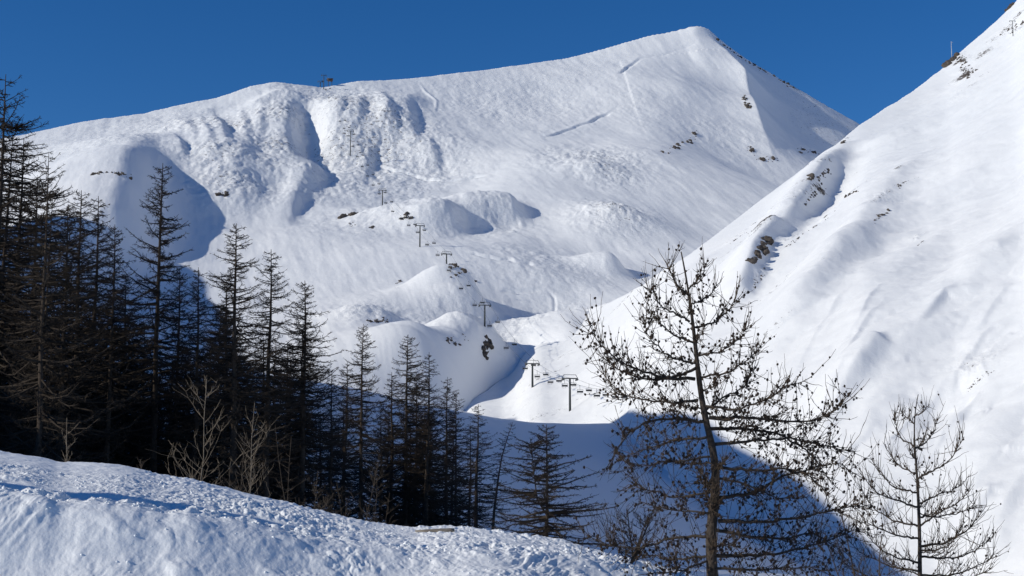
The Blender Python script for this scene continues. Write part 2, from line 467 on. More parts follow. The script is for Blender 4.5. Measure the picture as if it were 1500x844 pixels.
ROUGHS = [  # photograph position, world radii, amount
    ((470, 150), 60, 0.8), ((520, 165), 70, 1.0), ((560, 190), 60, 1.0), ((545, 215), 70, 1.0), ((600, 215), 60, 0.8), ((500, 225), 60, 1.0), ((480, 260), 55, 0.7), ((540, 245), 60, 0.8), ((560, 270), 50, 0.5), ((630, 235), 45, 0.7),
    ((410, 180), 45, 1.0), ((415, 230), 50, 1.0), ((390, 250), 40, 0.8), ((330, 195), 50, 0.9), ((300, 200), 50, 0.8), ((325, 250), 45, 0.9), ((340, 285), 40, 0.9), ((270, 190), 50, 0.6), ((190, 235), 45, 0.4), ((150, 235), 60, 0.3), ((110, 215), 70, 0.25), ((240, 185), 60, 0.4), ((430, 280), 40, 0.4), ((460, 280), 30, 0.5),
    ((870, 245), 50, 0.9), ((850, 240), 40, 0.7), ((885, 262), 35, 0.9), ((900, 312), 30, 1.0), ((885, 318), 30, 0.7), ((840, 120), 90, 0.25), ((780, 150), 110, 0.3), ((700, 150), 90, 0.35), ((930, 165), 80, 0.3), ((1150, 220), 110, 0.15),
    ((575, 325), 50, 0.5), ((650, 330), 40, 0.5), ((720, 325), 35, 0.5), ((700, 490), 25, 0.9), ((665, 500), 22, 0.7), ((840, 465), 22, 0.9), ((800, 385), 45, 0.4), ((545, 478), 20, 0.7), ((590, 485), 18, 0.4), ((770, 470), 14, 0.6), ((1060, 210), 60, 0.3)]
ROUGHW = [(H(*p), r, a) for p, r, a in ROUGHS]
ROCKW = []
for lab, surf, pts, size, n, spread in OUT:
    if surf == 'm':
        for p in pts: ROCKW.append((H(*p), 2.2 * size + spread, 0.62))


def rough_main(x, y):
    s = np.zeros_like(x)
    for c, r, a in ROUGHW:
        s = np.maximum(s, a * np.exp(-(((x - c[0]) / r) ** 2 + ((y - c[1]) / (r * 1.5)) ** 2) ** 1.0))
    return s

def main_z(x, y, detail=True):
    x = np.atleast_1d(np.asarray(x, float)); y = np.atleast_1d(np.asarray(y, float))
    z = base_z(x, y)
    yr = np.interp(x / np.maximum(y, 1), _ru, _ry)
    keep = 0.12 + 0.88 * sstep(6, 110, np.abs(yr - y))                 # the crest line keeps its own outline
    keep = np.maximum(keep, sstep(0.118, 0.138, x / np.maximum(y, 1)))
    bb = 0
    for b in BUMPS: bb = bb + b(x, y)
    z = z + bb * keep
    far = sstep(200, 700, y)
    z = z + far * (5.0 * keep * fbm(x / 130, y / 150, 3, 3) + 1.3 * fbm(x / 34, y / 46, 3, 9) + 0.42 * fbm((x + 0.25 * y) / 8, y / 60, 4, 13, 0.6))
    if detail:
        rg = rough_main(x, y)
        z = z + far * rg * (3.6 * (0.28 - np.abs(fbm(x / 17, y / 30, 3, 21, 0.55))) + 2.0 * np.abs(fbm(x / 7, y / 10, 3, 27, 0.62)) + 1.1 * fbm(x / 3.6, y / 5.5, 2, 33))
        z = z + far * 0.22 * fbm(x / 9, y / 12, 2, 51)
    return z

def polar_mesh(name, mat, us, ys, zfn, attrs_fn, label=None):
    U, Y = np.meshgrid(us, ys)
    X = U * Y
    Z = zfn(X.ravel(), Y.ravel())
    V = np.stack([X.ravel(), Y.ravel(), Z], -1)
    nr, nc = U.shape
    idx = np.arange(nr * nc).reshape(nr, nc)
    Q = np.stack([idx[:-1, :-1], idx[:-1, 1:], idx[1:, 1:], idx[1:, :-1]], -1).reshape(-1, 4)
    o = mesh_np(name, V, Q, mat, True, None, attrs_fn(X.ravel(), Y.ravel()))
    tag(o, kind='structure')
    return o

EDGE = 0.385
us = np.concatenate([np.linspace(-0.95, -EDGE, 60)[:-1], np.linspace(-EDGE, EDGE, 980), np.linspace(EDGE, 0.8, 40)[1:]])
ys = np.concatenate([np.geomspace(16, 450, 160)[:-1], np.geomspace(450, 2150, 960), np.geomspace(2150, 4200, 60)[1:]])

def main_attr(x, y):
    rg = rough_main(x, y)
    flank = sstep(0.0, 1.0, (x - 0.168 * y) / 90) * sstep(1600, 1720, y)
    rk = np.zeros_like(x)
    for c, r, k in ROCKW: rk = np.maximum(rk, k * np.exp(-(((x - c[0]) / r) ** 2 + ((y - c[1]) / (1.6 * r)) ** 2)))
    rg = np.maximum(rg, rk)
    return {'rough': np.clip(rg + 0.10 + 0.3 * flank, 0, 1.2), 'rock': np.clip(0.50 * rg + 0.40 * flank, 0, 1)}

# ------------------------------------------------------------------ right-hand slope
SILH = [(560, 900), (640, 690), (672, 612), (690, 588), (712, 572), (738, 552), (756, 528), (770, 502), (790, 478), (835, 459), (900, 438), (950, 411), (1000, 382), (1060, 337), (1120, 292), (1180, 247), (1225, 210), (1260, 181), (1310, 149), (1345, 127), (1385, 97), (1400, 82), (1440, 46), (1480, 10), (1500, -13), (1600, -100), (2200, -600)]
_rs = smooth_fn([ray(*q)[0] for q in SILH], [ray(*q)[1] for q in SILH], 0.0035)
_cy = smooth_fn([-0.1, -0.035, -0.015, 0.0, 0.017, 0.041, 0.073, 0.12, 0.2, 0.25, 0.37, 0.9], [560, 600, 640, 700, 765, 785, 715, 625, 700, 800, 1120, 1300], 0.012)
def crest_y(u): return _cy(u)
PA, PB = 0.55, 0.28
def slope_base(x, y):
    x = np.asarray(x, float); y = np.asarray(y, float)
    u = x / y
    yc = crest_y(u)
    rs = _rs(u)
    c = -113.0                       # z/y along a sight line falls off as on a plane
    z = y * (rs + c * (1 / y - 1 / yc))
    over = np.maximum(y - yc, 0)
    back = yc * rs - 0.45 * over
    return np.where(y <= yc, z, back)
# undulations run down the fall line (direction of -gradient)
FL = np.array([-PA, -PB]) / math.hypot(PA, PB)
AC = np.array([-FL[1], FL[0]])
SB = []
def sb(pts, h, wl, wr, p=2.0):
    SB.append(Bump([hit(a, b, slope_base, 100, 1250) for a, b in pts], h, wl, wr, p))
sb([(1235, 215), (1200, 262), (1160, 320), (1120, 372)], [3, 9.0, 9.0, 2], 13, 6)
sb([(1260, 215), (1220, 275), (1170, 340)], [-5, -8, -4], 11, 12)
sb([(1130, 352), (1105, 392), (1080, 440), (1050, 470)], [4, 10, 8, 2], 12, 5)
sb([(1300, 330), (1230, 400), (1170, 470), (1130, 530)], [3, 7, 7, 2], 18, 9)
sb([(1420, 300), (1330, 400), (1270, 480), (1200, 600)], [2, 5, 6, 3], 22, 13)
sb([(1285, 560), (1255, 588), (1230, 615), (1205, 650)], [3.0, 4.4, 3.6, 1.4], 9, 2.6)
sb([(1500, 520), (1440, 560), (1405, 580)], [1.6, 2.4, 1.0], 9, 4)
sb([(1500, 690), (1470, 740), (1455, 780)], [1.4, 2.2, 1.2], 7, 2)
sb([(1345, 620), (1335, 655)], [1.4, 1.0], 6, 3)
sb([(1460, 180), (1400, 260), (1330, 350)], [3, 5, 2], 28, 18)
sb([(1440, 400), (1360, 500), (1300, 580), (1265, 660)], [2, 4, 4, 1], 18, 10)
sb([(1500, 320), (1440, 420), (1390, 520)], [3, 6, 3], 24, 14)
sb([(1340, 240), (1270, 330), (1215, 410), (1170, 480)], [2, 5, 5, 2], 14, 8)
sb([(1500, 600), (1440, 680), (1400, 760)], [2, 5, 3], 12, 6)
sb([(1010, 400), (960, 450), (900, 520)], [2, 4, 2], 16, 9)
gsc = np.random.default_rng(12)
for k in range(26):                                   # short wind-cut edges in the crust
    px, row = gsc.uniform(1240, 1500), gsc.uniform(380, 760)
    if row < 380 + (1500 - px) * 0.25: continue
    dxp = gsc.uniform(-30, -12); pts = [(px, row)]
    for _ in range(int(gsc.integers(2, 5))):
        pts.append((pts[-1][0] + dxp * gsc.uniform(0.5, 1.1), pts[-1][1] - dxp * gsc.uniform(0.5, 1.4)))
    q = [hit(a, b, slope_base, 100, 1250) for a, b in pts]
    hh = gsc.uniform(0.5, 1.3) * q[0][1] / 400
    SB.append(Bump(q, [0.1 * hh] + [hh * gsc.uniform(0.5, 1.1) for _ in q[1:-1]] + [0.05 * hh], 4.0 * q[0][1] / 400, 0.9 * q[0][1] / 400, 1.6))
ROUGHS_S = [((1405, 92), 7, 1.0), ((1415, 105), 8, 0.9), ((1440, 75), 9, 0.6), ((1455, 60), 8, 0.6), ((1475, 45), 9, 0.7), ((1490, 30), 8, 0.7), ((1440, 110), 8, 0.4), ((1420, 130), 8, 0.5), ((1405, 145), 7, 0.4), ((1440, 545), 5, 0.45), ((1425, 560), 4, 0.5),
            ((1190, 250), 10, 0.35), ((1210, 235), 7, 0.6), ((1115, 360), 8, 0.5), ((1160, 310), 8, 0.4), ((1300, 315), 8, 0.3)]
ROUGHWS = [(hit(a, b, slope_base, 100, 1250), r, k) for (a, b), r, k in ROUGHS_S]
for lab, surf, pts, size, n, spread in OUT:
    if surf == 's':
        for (a, b), (c, d) in zip(pts[:-1], pts[1:]):
            for t in np.linspace(0, 1, 4):
                q = hit(a + (c - a) * t, b + (d - b) * t, slope_base, 100, 1250); ROUGHWS.append((q, (1.3 * size + 0.7 * spread) * q[1] / 606 + 0.6, 0.45 if 'rubble' in lab else 0.64))

def rough_slope(x, y):
    s = np.zeros_like(x)
    for c, r, a in ROUGHWS:
        s = np.maximum(s, a * np.exp(-(((x - c[0]) / r) ** 2 + ((y - c[1]) / (r * 1.6)) ** 2)))
    return s
def slope_z(x, y):
    x = np.atleast_1d(np.asarray(x, float)); y = np.atleast_1d(np.asarray(y, float))
    z = slope_base(x, y)
    yc = crest_y(x / y)
    for b in SB: z = z + b(x, y)
    a = x * AC[0] + y * AC[1]; f = x * FL[0] + y * FL[1]
    fade = 0.25 + 0.75 * sstep(0, 120, np.abs(yc - y))
    z = z + fade * (6.0 * fbm(a / 46 + 3, f / 210, 3, 71) + 2.2 * fbm(a / 15, f / 80, 3, 77) + 0.40 * fbm(x / 6, y / 8, 3, 81) + 0.40 * fbm(a / 4.5, f / 48, 3, 85))
    rg = rough_slope(x, y)
    z = z + rg * 1.6 * np.abs(fbm(x / 3.2, y / 3.6, 3, 83, 0.6))
    # wind-carved scarps on the lower right
    w = sstep(520, 260, y) * np.clip(fbm(x / 60, y / 80, 2, 93) * 2 + 0.55, 0, 1)
    q = fbm(a / 11 + 5, f / 30, 3, 91)
    z = z + w * (0.55 * sstep(-0.06, 0.06, q) + 0.3 * sstep(0.10, 0.2, q))
    return z
TW = [(835, 602, 530, 12.1), (780, 567, 589, 9.7), (710, 478, 684, 10.3), (654, 395, 785, 8.8), (615, 362, 875, 13.6), (560, 306, 1045, 14.2), (513, 230, 1252, 24.0), (474, 137, 1490, 20.0)]
for i, (px, row, y, h) in enumerate(TW):            # the ground meets the foot of every tower
    q = at(px, row, y)
    if i < 2: SB.append(Bump([q], q[2] - float(slope_z(q[0], q[1])[0]), 42, 42, 2.0)); BUMPS.append(Bump([q], min(0, q[2] - 4 - float(main_z(q[0], q[1], False)[0])), 50, 50, 2.0))
    else:
        for rad in (60, 22): BUMPS.append(Bump([q], (q[2] - float(main_z(q[0], q[1], False)[0])) * (0.6 if rad == 60 else 1), rad, rad, 2.0))
def main_mesh_z(x, y):
    u = x / y
    z = main_z(x, y)
    return np.maximum(z, -60)
polar_mesh('mountain', M_FAR, us, ys, main_mesh_z, main_attr)
us2 = np.concatenate([np.linspace(-0.09, EDGE, 760), np.linspace(EDGE, 1.1, 60)[1:]])
ys2 = np.concatenate([np.geomspace(70, 150, 60)[:-1], np.geomspace(150, 1140, 820), np.geomspace(1140, 1700, 40)[1:]])
def slope_attr(x, y):
    rg = rough_slope(x, y)
    a = x * AC[0] + y * AC[1]; f = x * FL[0] + y * FL[1]
    band = np.clip(fbm(a / 8 + 20, f / 60, 3, 95) * 2.6 - 0.35, 0, 1) * sstep(0.45, 0.2, x / y) * sstep(300, 420, y)
    return {'rough': np.clip(rg + 0.12 + 0.3 * band, 0, 1), 'rock': np.clip(0.9 * rg + 0.5 * band, 0, 1)}
polar_mesh('snow_slope', M_SLOPE, us2, ys2, slope_z, slope_attr)

# ------------------------------------------------------------------ hillside to the left, beyond the picture, that shades wood and valley
TE = math.tan(SUN_EL) / 1.0
def both(x, y):
    x = np.asarray(x, float); y = np.asarray(y, float)
    return np.where(x / y > -0.07, np.maximum(main_z(x, y, False), slope_z(x, y)), main_z(x, y, False))
def crest_of(px, row, up=0.0):
    P = hit(px, row, both, 90)
    dx, dy = math.cos(SUN_PHI), math.sin(SUN_PHI)
    t = (P[0] + 0.56 * P[1] + 12) / (dx + 0.56 * dy)      # back towards the sun, to the crest line x = -0.56 y - 12
    return (P[1] - t * dy, P[2] + up + t * math.tan(SUN_EL))
cr = sorted(crest_of(*q) for q in [(283, 385), (300, 430), (340, 500), (390, 560), (440, 592), (560, 610), (680, 604), (740, 604), (770, 603), (800, 603), (860, 602), (905, 600), (960, 602), (1020, 608), (1080, 640), (1150, 700), (1210, 752), (1240, 790)])
lowc = sorted(crest_of(px, row, 4.0) for px, row in [(900, 700), (820, 720), (760, 740), (960, 745), (1040, 770), (1120, 780), (900, 770), (850, 650), (980, 660), (1003, 756), (1000, 790), (990, 740)])
print('hill crest', [(round(a), round(b)) for a, b in cr]); print('low', [(round(a), round(b)) for a, b in lowc])
gy = np.linspace(16, cr[-1][0] + 220, 500)
cz = np.interp(gy, [16, 26] + [c[0] for c in cr] + [cr[-1][0] + 90, cr[-1][0] + 200], [-4, 0] + [c[1] for c in cr] + [cr[-1][1] * 0.55, 0])
for a, b in lowc:                                        # valley floor well inside the shade
    cz = np.maximum(cz, b - 0.9 * np.maximum(np.abs(gy - a) - 6, 0))
cz = cz + 5.0 * fbm(gy / 22, gy * 0 + 4, 3, 15)
kw = np.exp(-0.5 * (np.arange(-24, 25) / 6.0) ** 2); kw /= kw.sum()
cz = np.convolve(np.pad(cz, 24, mode='edge'), kw, mode='valid')
cyy = gy
def hill_crest_z(y): return np.interp(y, gy, cz)
hy = np.concatenate([np.linspace(18, 120, 60)[:-1], np.linspace(120, cyy[-1], 160)])
hs = np.concatenate([np.linspace(0, 1, 30)[:-1], np.linspace(1, 3.2, 30)])
HY, HS = np.meshgrid(hy, hs, indexing='ij')
hx0 = -0.395 * HY - 1.5; hxc = -0.56 * HY - 12
HX = hx0 + (hxc - hx0) * HS
zb = main_z(hx0.ravel(), HY.ravel(), False).reshape(HY.shape) - 3
HZ = np.where(HS <= 1, zb + (hill_crest_z(HY) - zb) * (HS * 0.9 + 0.1 * sstep(0, 1, HS)), hill_crest_z(HY) + (HS - 1) * 2.0)
HZ = HZ + 0.02 * np.abs(HX) * fbm(HX / 30, HY / 30, 3, 5) * np.minimum(1, np.abs(HS - 1) * 4) * (HS > 0.05)
idx = np.arange(HY.size).reshape(HY.shape)
Q = np.stack([idx[:-1, :-1], idx[:-1, 1:], idx[1:, 1:], idx[1:, :-1]], -1).reshape(-1, 4)[:, ::-1]
ho = mesh_np('hillside', np.stack([HX.ravel(), HY.ravel(), HZ.ravel()], -1), Q, M_SLOPE, True, None, {'rough': np.full(HY.size, 0.1), 'rock': np.zeros(HY.size)})
tag(ho, kind='structure')

# ------------------------------------------------------------------ foreground snow bank with the beaten track
CREST = [(-700, 585), (-300, 615), (-100, 648), (0, 662), (60, 670), (90, 679), (140, 681), (180, 684), (240, 700), (280, 704), (330, 716), (380, 727), (430, 739), (500, 757), (560, 768), (610, 774), (650, 771), (700, 774), (760, 782), (830, 794), (870, 805), (900, 815), (960, 829), (1010, 842), (1100, 872), (1300, 950), (1900, 1150)]
_crs = smooth_fn([ray(*q)[0] for q in CREST], [ray(*q)[1] for q in CREST], 0.006)
YB = 17.0
LEDGE = [(-300, 690), (0, 706), (25, 716), (80, 729), (150, 746), (230, 767), (300, 774), (400, 788), (500, 795), (600, 807), (708, 818), (786, 813), (836, 817), (887, 829), (960, 842), (1200, 905)]
_lp = None
def bank_base(x, y):
    u = x / y
    rs = _crs(u)
    yb = np.minimum(y, YB)
    z = yb * rs - 1.6 * (1 - yb / YB)
    over = np.maximum(y - YB, 0)
    if _lp is not None:                      # the berm falls towards the eye more steeply than the track
        d = np.maximum(np.interp(x, _lp[:, 0], _lp[:, 1]) - 0.25 - y, 0)
        k = 0.26 * d * sstep(0, 0.9, d) - 0.16 * np.clip(x + 1.6, -5, 1.2) * sstep(0.1, 1.3, d)     # and turns a little to the left
        z = np.maximum(z - k, np.minimum(z, -2.4))
    return z - 0.55 * over - np.minimum(over, 0.6) ** 2 * 0.2
_lp = np.array([hit(a, b, bank_base, 5, 17.5)[:2] for a, b in LEDGE])
_lf = smooth_fn(_lp[:, 0], _lp[:, 1], 0.9)
_lx = np.linspace(-7, 4.2, 60)
_lp = np.stack([_lx, 0.35 * _lf(_lx) + 0.65 * np.interp(_lx, [-7, 4.2], np.polyval(np.polyfit(_lp[:, 0], _lp[:, 1], 1), [-7, 4.2]))], -1)
print('ledge', np.round(_lp[::8], 2).tolist())
def bank_z(x, y):
    x = np.atleast_1d(np.asarray(x, float)); y = np.atleast_1d(np.asarray(y, float))
    z = bank_base(x, y)
    yl = np.interp(x, _lp[:, 0], _lp[:, 1]) + 0.10 * fbm(x / 0.5, x * 0 + 3, 3, 7)
    d = y - yl                                            # beyond the ledge: track, nearer: berm
    near = sstep(0.5, -0.1, d) * sstep(-4.5, -0.3, d)
    lump = fbm(x / 0.55, y / 0.9, 4, 2)
    z = z + 0.07 * near * (1 + 0.5 * lump)
    z = z - 0.05 * np.exp(-((d - 0.20) / 0.24) ** 2) * sstep(-7, -3.5, x)
    churn = sstep(0.9, 1.4, d) * sstep(3.4, 2.0, d) * (0.35 + np.clip(fbm(x / 1.3, y / 1.1, 2, 61) * 2 + 0.4, 0, 1))
    soft = sstep(-0.15, -0.6, d)
    # raked furrows on the berm face run away from the berm at a slant
    q = (x * 0.83 + y * 0.55)
    z = z + soft * 0.040 * np.abs(fbm((x * 0.93 - y * 0.37) / 0.13, (x * 0.37 + y * 0.93) / 0.55, 4, 42, 0.6)) * np.clip(fbm(x / 1.1, y / 0.9, 2, 45) * 2.5 + 0.55, 0.1, 1.3)
    z = z + soft * (0.036 * fbm(x / 0.8, y / 0.6, 4, 44, 0.55) + 0.06 * np.clip(fbm(x / 0.35, y / 0.3, 3, 66) - 0.12, 0, 1))
    z = z + churn * (0.050 * np.abs(fbm(x / 0.26, y / 0.34, 5, 46, 0.66)) + 0.045 * fbm(x / 1.7, (y - 0.12 * x) / 0.20, 4, 63) + 0.02 * fbm(x / 0.9, y / 0.25, 3, 47))
    z = z + 0.012 * fbm(x / 0.16, y / 0.2, 4, 48, 0.6) + 0.03 * np.abs(fbm(x / 0.09, y / 0.14, 3, 58, 0.6)) * np.clip(fbm(x / 0.8, y / 0.8, 2, 59) * 3, 0, 1) + 0.05 * fbm(x / 2.2, y / 2.6, 2, 49)
    bl = np.exp(-((d + 0.12) / 0.22) ** 2)
    z = z + bl * 0.11 * np.abs(fbm(x / 0.2, y / 0.25, 3, 55, 0.6))
    return z
us3 = np.concatenate([np.linspace(-2.2, -0.39, 120)[:-1], np.linspace(-0.39, 0.2, 1000), np.linspace(0.2, 0.9, 60)[1:]])
ys3 = np.concatenate([np.geomspace(0.9, 9.5, 40)[:-1], np.geomspace(9.5, 18.2, 780), np.geomspace(18.2, 28, 40)[1:]])
def bank_attr(x, y):
    yl = np.interp(x, _lp[:, 0], _lp[:, 1]); d = y - yl
    return {'rough': np.clip(0.25 + 0.6 * sstep(0.8, 1.4, d) * sstep(3.2, 2.2, d) + 0.7 * np.exp(-((d + 0.1) / 0.3) ** 2), 0, 1)}
polar_mesh('snow_bank', M_NEAR, us3, ys3, bank_z, bank_attr)

# broad snow floor far below everything, out to the horizon
gm = MB(); n = 64
ang = np.linspace(0, 2 * math.pi, n, endpoint=False)
gm.add(np.concatenate([[[0, 0, -70]], np.stack([14000 * np.cos(ang), 14000 * np.sin(ang), np.full(n, -70.0)], -1)]), None, [(0, 1 + i, 1 + (i + 1) % n) for i in range(n)])
tag(gm.build('ground', M_CLOD), kind='structure')

# loose clods of snow on berm and churned strip
def blob(r, seed, sub=1, squash=0.8, jit=0.3):
    g = np.random.default_rng(seed)
    t = (1 + 5 ** .5) / 2
    V = np.array([(-1, t, 0), (1, t, 0), (-1, -t, 0), (1, -t, 0), (0, -1, t), (0, 1, t), (0, -1, -t), (0, 1, -t), (t, 0, -1), (t, 0, 1), (-t, 0, -1), (-t, 0, 1)], float)
    T = [(0, 11, 5), (0, 5, 1), (0, 1, 7), (0, 7, 10), (0, 10, 11), (1, 5, 9), (5, 11, 4), (11, 10, 2), (10, 7, 6), (7, 1, 8), (3, 9, 4), (3, 4, 2), (3, 2, 6), (3, 6, 8), (3, 8, 9), (4, 9, 5), (2, 4, 11), (6, 2, 10), (8, 6, 7), (9, 8, 1)]
    V /= np.linalg.norm(V[0])
    for _ in range(sub):
        V = list(V); cache = {}; T2 = []
        def mid(a, b):
            k = (min(a, b), max(a, b))
            if k not in cache:
                m = (V[a] + V[b]); m = m / np.linalg.norm(m); V.append(m); cache[k] = len(V) - 1
            return cache[k]
        for a, b, c in T:
            x, y, z = mid(a, b), mid(b, c), mid(c, a)
            T2 += [(a, x, z), (b, y, x), (c, z, y), (x, y, z)]
        T = T2; V = np.array(V)
    V = V * (1 + jit * (g.random((len(V), 1)) - 0.5) * 2)
    V[:, 2] *= squash
    return V * r, np.array(T)
cm = MB()
protos = [blob(1, 100 + i, 0, 0.75, 0.3) for i in range(6)]
for i in range(4200):
    k = rng.random()
    x = rng.uniform(-7, 2.6)
    yl = float(np.interp(x, _lp[:, 0], _lp[:, 1]))
    if k < 0.42: y = yl + rng.normal(-0.12, 0.16)
    elif k < 0.8: y = yl + rng.uniform(1.0, 2.6)
    else: y = yl - rng.uniform(0.2, 3.5)
    if y > 16.9 or y < 8: continue
    r = 0.004 + 0.014 * rng.random() ** 4
    V, T = protos[i % 6]
    cm.add(V * r + np.array([x, y, float(bank_z(x, y)[0]) + r * 0.1]), None, T)
co = cm.build('snow_clods', M_CLOD, smooth=False)
tag(co, 'loose clods of snow lying along the track on the foreground bank', 'snow clods', kind='stuff')

# ------------------------------------------------------------------ rock outcrops
def cluster(root, pts, size, seed, n, spread, fn, flat=0.7):
    """angular rocks strung along surface points, each a part of its outcrop"""
    g = np.random.default_rng(seed)
    P = np.array(pts); o0 = P[0]
    root.location = o0
    big = size > 1.45 and fn is slope_z
    if not big: n = min(int(n * 1.8), 95); size *= 0.72
    for i in range(n):
        if len(P) > 1:
            t = g.random() * (len(P) - 1); k = int(t); p = P[k] + (P[min(k + 1, len(P) - 1)] - P[k]) * (t - k)
        else: p = P[0]
        sc = p[1] / 606 if fn is slope_z else 1.0
        x = p[0] + g.normal(0, 0.75 * spread * sc); y = p[1] + g.normal(0, spread * 1.1 * sc)
        s = 1.25 * size * sc * (0.25 + 1.0 * g.random() ** 2.0)
        V, T = blob(1, int(g.integers(1e6)), 1, flat * g.uniform(0.8, 1.4), 0.42)
        V = V * np.array([g.uniform(0.7, 1.5), g.uniform(0.7, 1.3), 1.25]) * s
        a = g.uniform(0, 6.28); c, sn = math.cos(a), math.sin(a)
        V = V @ np.array([[c, -sn, 0], [sn, c, 0], [0, 0, 1]]).T
        z = float(fn(x, y)[0])
        mesh_np('rock', V, [T], M_ROCK, False, root, None, np.array([x, y, z - 0.2 * s]) - o0)
mz = lambda x, y: main_z(x, y)
for i, (lab, surf, pts, size, n, spread) in enumerate(OUT):
    if surf == 's': P = [hit(a, b, slope_z, 100, 1250) for a, b in pts]; fn = slope_z
    else: P = [hit(a, b, lambda x, y: main_z(x, y, False), 300) for a, b in pts]; fn = mz
    root = thing('rock_outcrop', lab, 'rocks', P[0], 'rock outcrops in the snow')
    cluster(root, P, size, 900 + i, n, spread, fn)

# ------------------------------------------------------------------ chair lift
ordn = ['lowest', 'second lowest', 'third lowest', 'fourth lowest', 'fourth highest', 'third highest', 'second highest', 'topmost']
ldir = np.array([-0.23, 1.0]); ldir /= np.linalg.norm(ldir)
lrz = math.atan2(ldir[1], ldir[0]) - math.pi / 2
acr = np.array([ldir[1], -ldir[0]])
GAUGE = 2.7
tower_tops = []
def lift_tower(loc, h, label, arm=GAUGE, group='chair lift towers', thick=1.0):
    t = thing('lift_tower', label, 'lift tower', loc, group, lrz)
    m = MB(); m.tube([(0, 0, -4), (0, 0, h * 0.5), (0, 0, h)], [0.48 * thick, 0.42 * thick, 0.34 * thick], 10); m.build('mast', M_STEEL, t, True)
    m = MB(); m.box((0, 0, h + 0.1), (2 * arm + 0.8, 0.42, 0.42))
    m.build('crossarm', M_STEEL, t)
    m = MB()
    for s in (-1, 1):
        m.tube([(s * (arm + 0.3), 0, h + 0.3), (s * (arm - 0.4), 0, h + 1.5)], 0.11, 5)
    m.box((0, 0, h + 1.5), (2 * arm - 0.6, 0.16, 0.16))
    m.build('lifting_frame', M_STEEL, t)
    for s in (-1, 1):
        m = MB(); m.box((s * arm, 0, h - 0.25), (0.22, 4.0, 0.24))
        for q in (-1.6, -0.8, 0, 0.8, 1.6): m.tube([(s * arm - 0.10, q, h - 0.45), (s * arm + 0.10, q, h - 0.45)], 0.28, 8)
        m.build('sheave_train', M_STEEL, t)
    m = MB()
    for s in (-0.2, 0.2): m.tube([(s, -0.55, 0.3), (s, -0.55, h)], 0.045, 4)
    for z in np.arange(0.6, h, 0.6): m.tube([(-0.2, -0.55, z), (0.2, -0.55, z)], 0.03, 4)
    m.build('ladder', M_STEEL, t)
    return t
for i, (px, row, y, h) in enumerate(TW):
    x = at(px, row, y)[0]
    zg = max(float(main_z(x, y, False)[0]), float(slope_z(x, y)[0]) if i < 3 else -99); zw = at(px, row, y)[2]
    print('tower', i, 'ground', round(zg, 1), 'wanted', round(zw, 1))
    zt = zw + h
    hh = max(zt - zg, 6)
    lift_tower((x, y, zg), hh, 'dark chairlift tower, %s of the eight in the line up the mountain' % ordn[i])
    tower_tops.append(np.array([x, y, zg + hh]))
# lower end of the line, behind the tall larch
x, y, z = at(925, 640, 455); zg = max(float(main_z(x, y)[0]), float(slope_z(x, y)[0]))
low = np.array([x, y, max(z, zg + 7)])
line = [low] + tower_tops
def sag(a, b, t, s): 
    p = a + (b - a) * t; p = p.copy(); p[2] -= 4 * s * t * (1 - t); return p
ROPE = {}
for s, nm in ((-1, 'left'), (1, 'right')):
    pts = []
    for k in range(len(line) - 1):
        a = line[k] + np.array([*(s * GAUGE * acr), -0.1]); b = line[k + 1] + np.array([*(s * GAUGE * acr), -0.1])
        L = np.linalg.norm(b - a)
        for t in np.linspace(0, 1, 13)[:-1]: pts.append(sag(a, b, t, L * 0.018))
    pts.append(b); ROPE[s] = np.array(pts)
    m = MB(); m.tube(pts, 0.045, 5)
    tag(m.build('haul_cable', M_CABLE, smooth=True), '%s hand cable of the chairlift, running from tower to tower' % nm, 'cable', 'cables of the chairlift')
# chair prototype, about 2.3 m wide, hung from its grip
def chair_parts():
    m = MB(); m.tube([(0, 0, 0.05), (0, -0.05, -0.6), (0, -0.35, -1.5)], 0.06, 6); m.box((0, 0, 0.03), (0.16, 0.4, 0.16)); hang = m
    m = MB()
    m.tube([(-1.1, -0.35, -1.5), (1.1, -0.35, -1.5)], 0.05, 6)
    for s in (-1.1, 1.1): m.tube([(s, -0.35, -1.5), (s, -0.3, -2.6), (s, 0.28, -2.65)], 0.045, 6)
    fr = m
    m = MB(); m.box((0, 0.02, -2.6), (2.2, 0.55, 0.09)); seat = m
    m = MB(); m.box((0, -0.28, -2.22), (2.2, 0.08, 0.55)); back = m
    m = MB()
    for s in (-0.55, 0.55): m.tube([(s, 0.3, -2.5), (s, 0.55, -2.9), (s, 0.62, -3.05)], 0.035, 5)
    m.tube([(-0.95, 0.62, -3.05), (0.95, 0.62, -3.05)], 0.035, 5); foot = m
    return [('hanger', hang, M_STEEL), ('frame', fr, M_STEEL), ('seat', seat, M_SEAT), ('backrest', back, M_SEAT), ('footrest', foot, M_STEEL)]
CH = []
for nm, m, mt in chair_parts():
    o = m.build(nm, mt); CH.append((nm, o.data)); bpy.data.objects.remove(o)
nth = ['first', 'second', 'third', 'fourth', 'fifth', 'sixth', 'seventh', 'eighth', 'ninth', 'tenth', 'eleventh', 'twelfth', 'thirteenth', 'fourteenth']
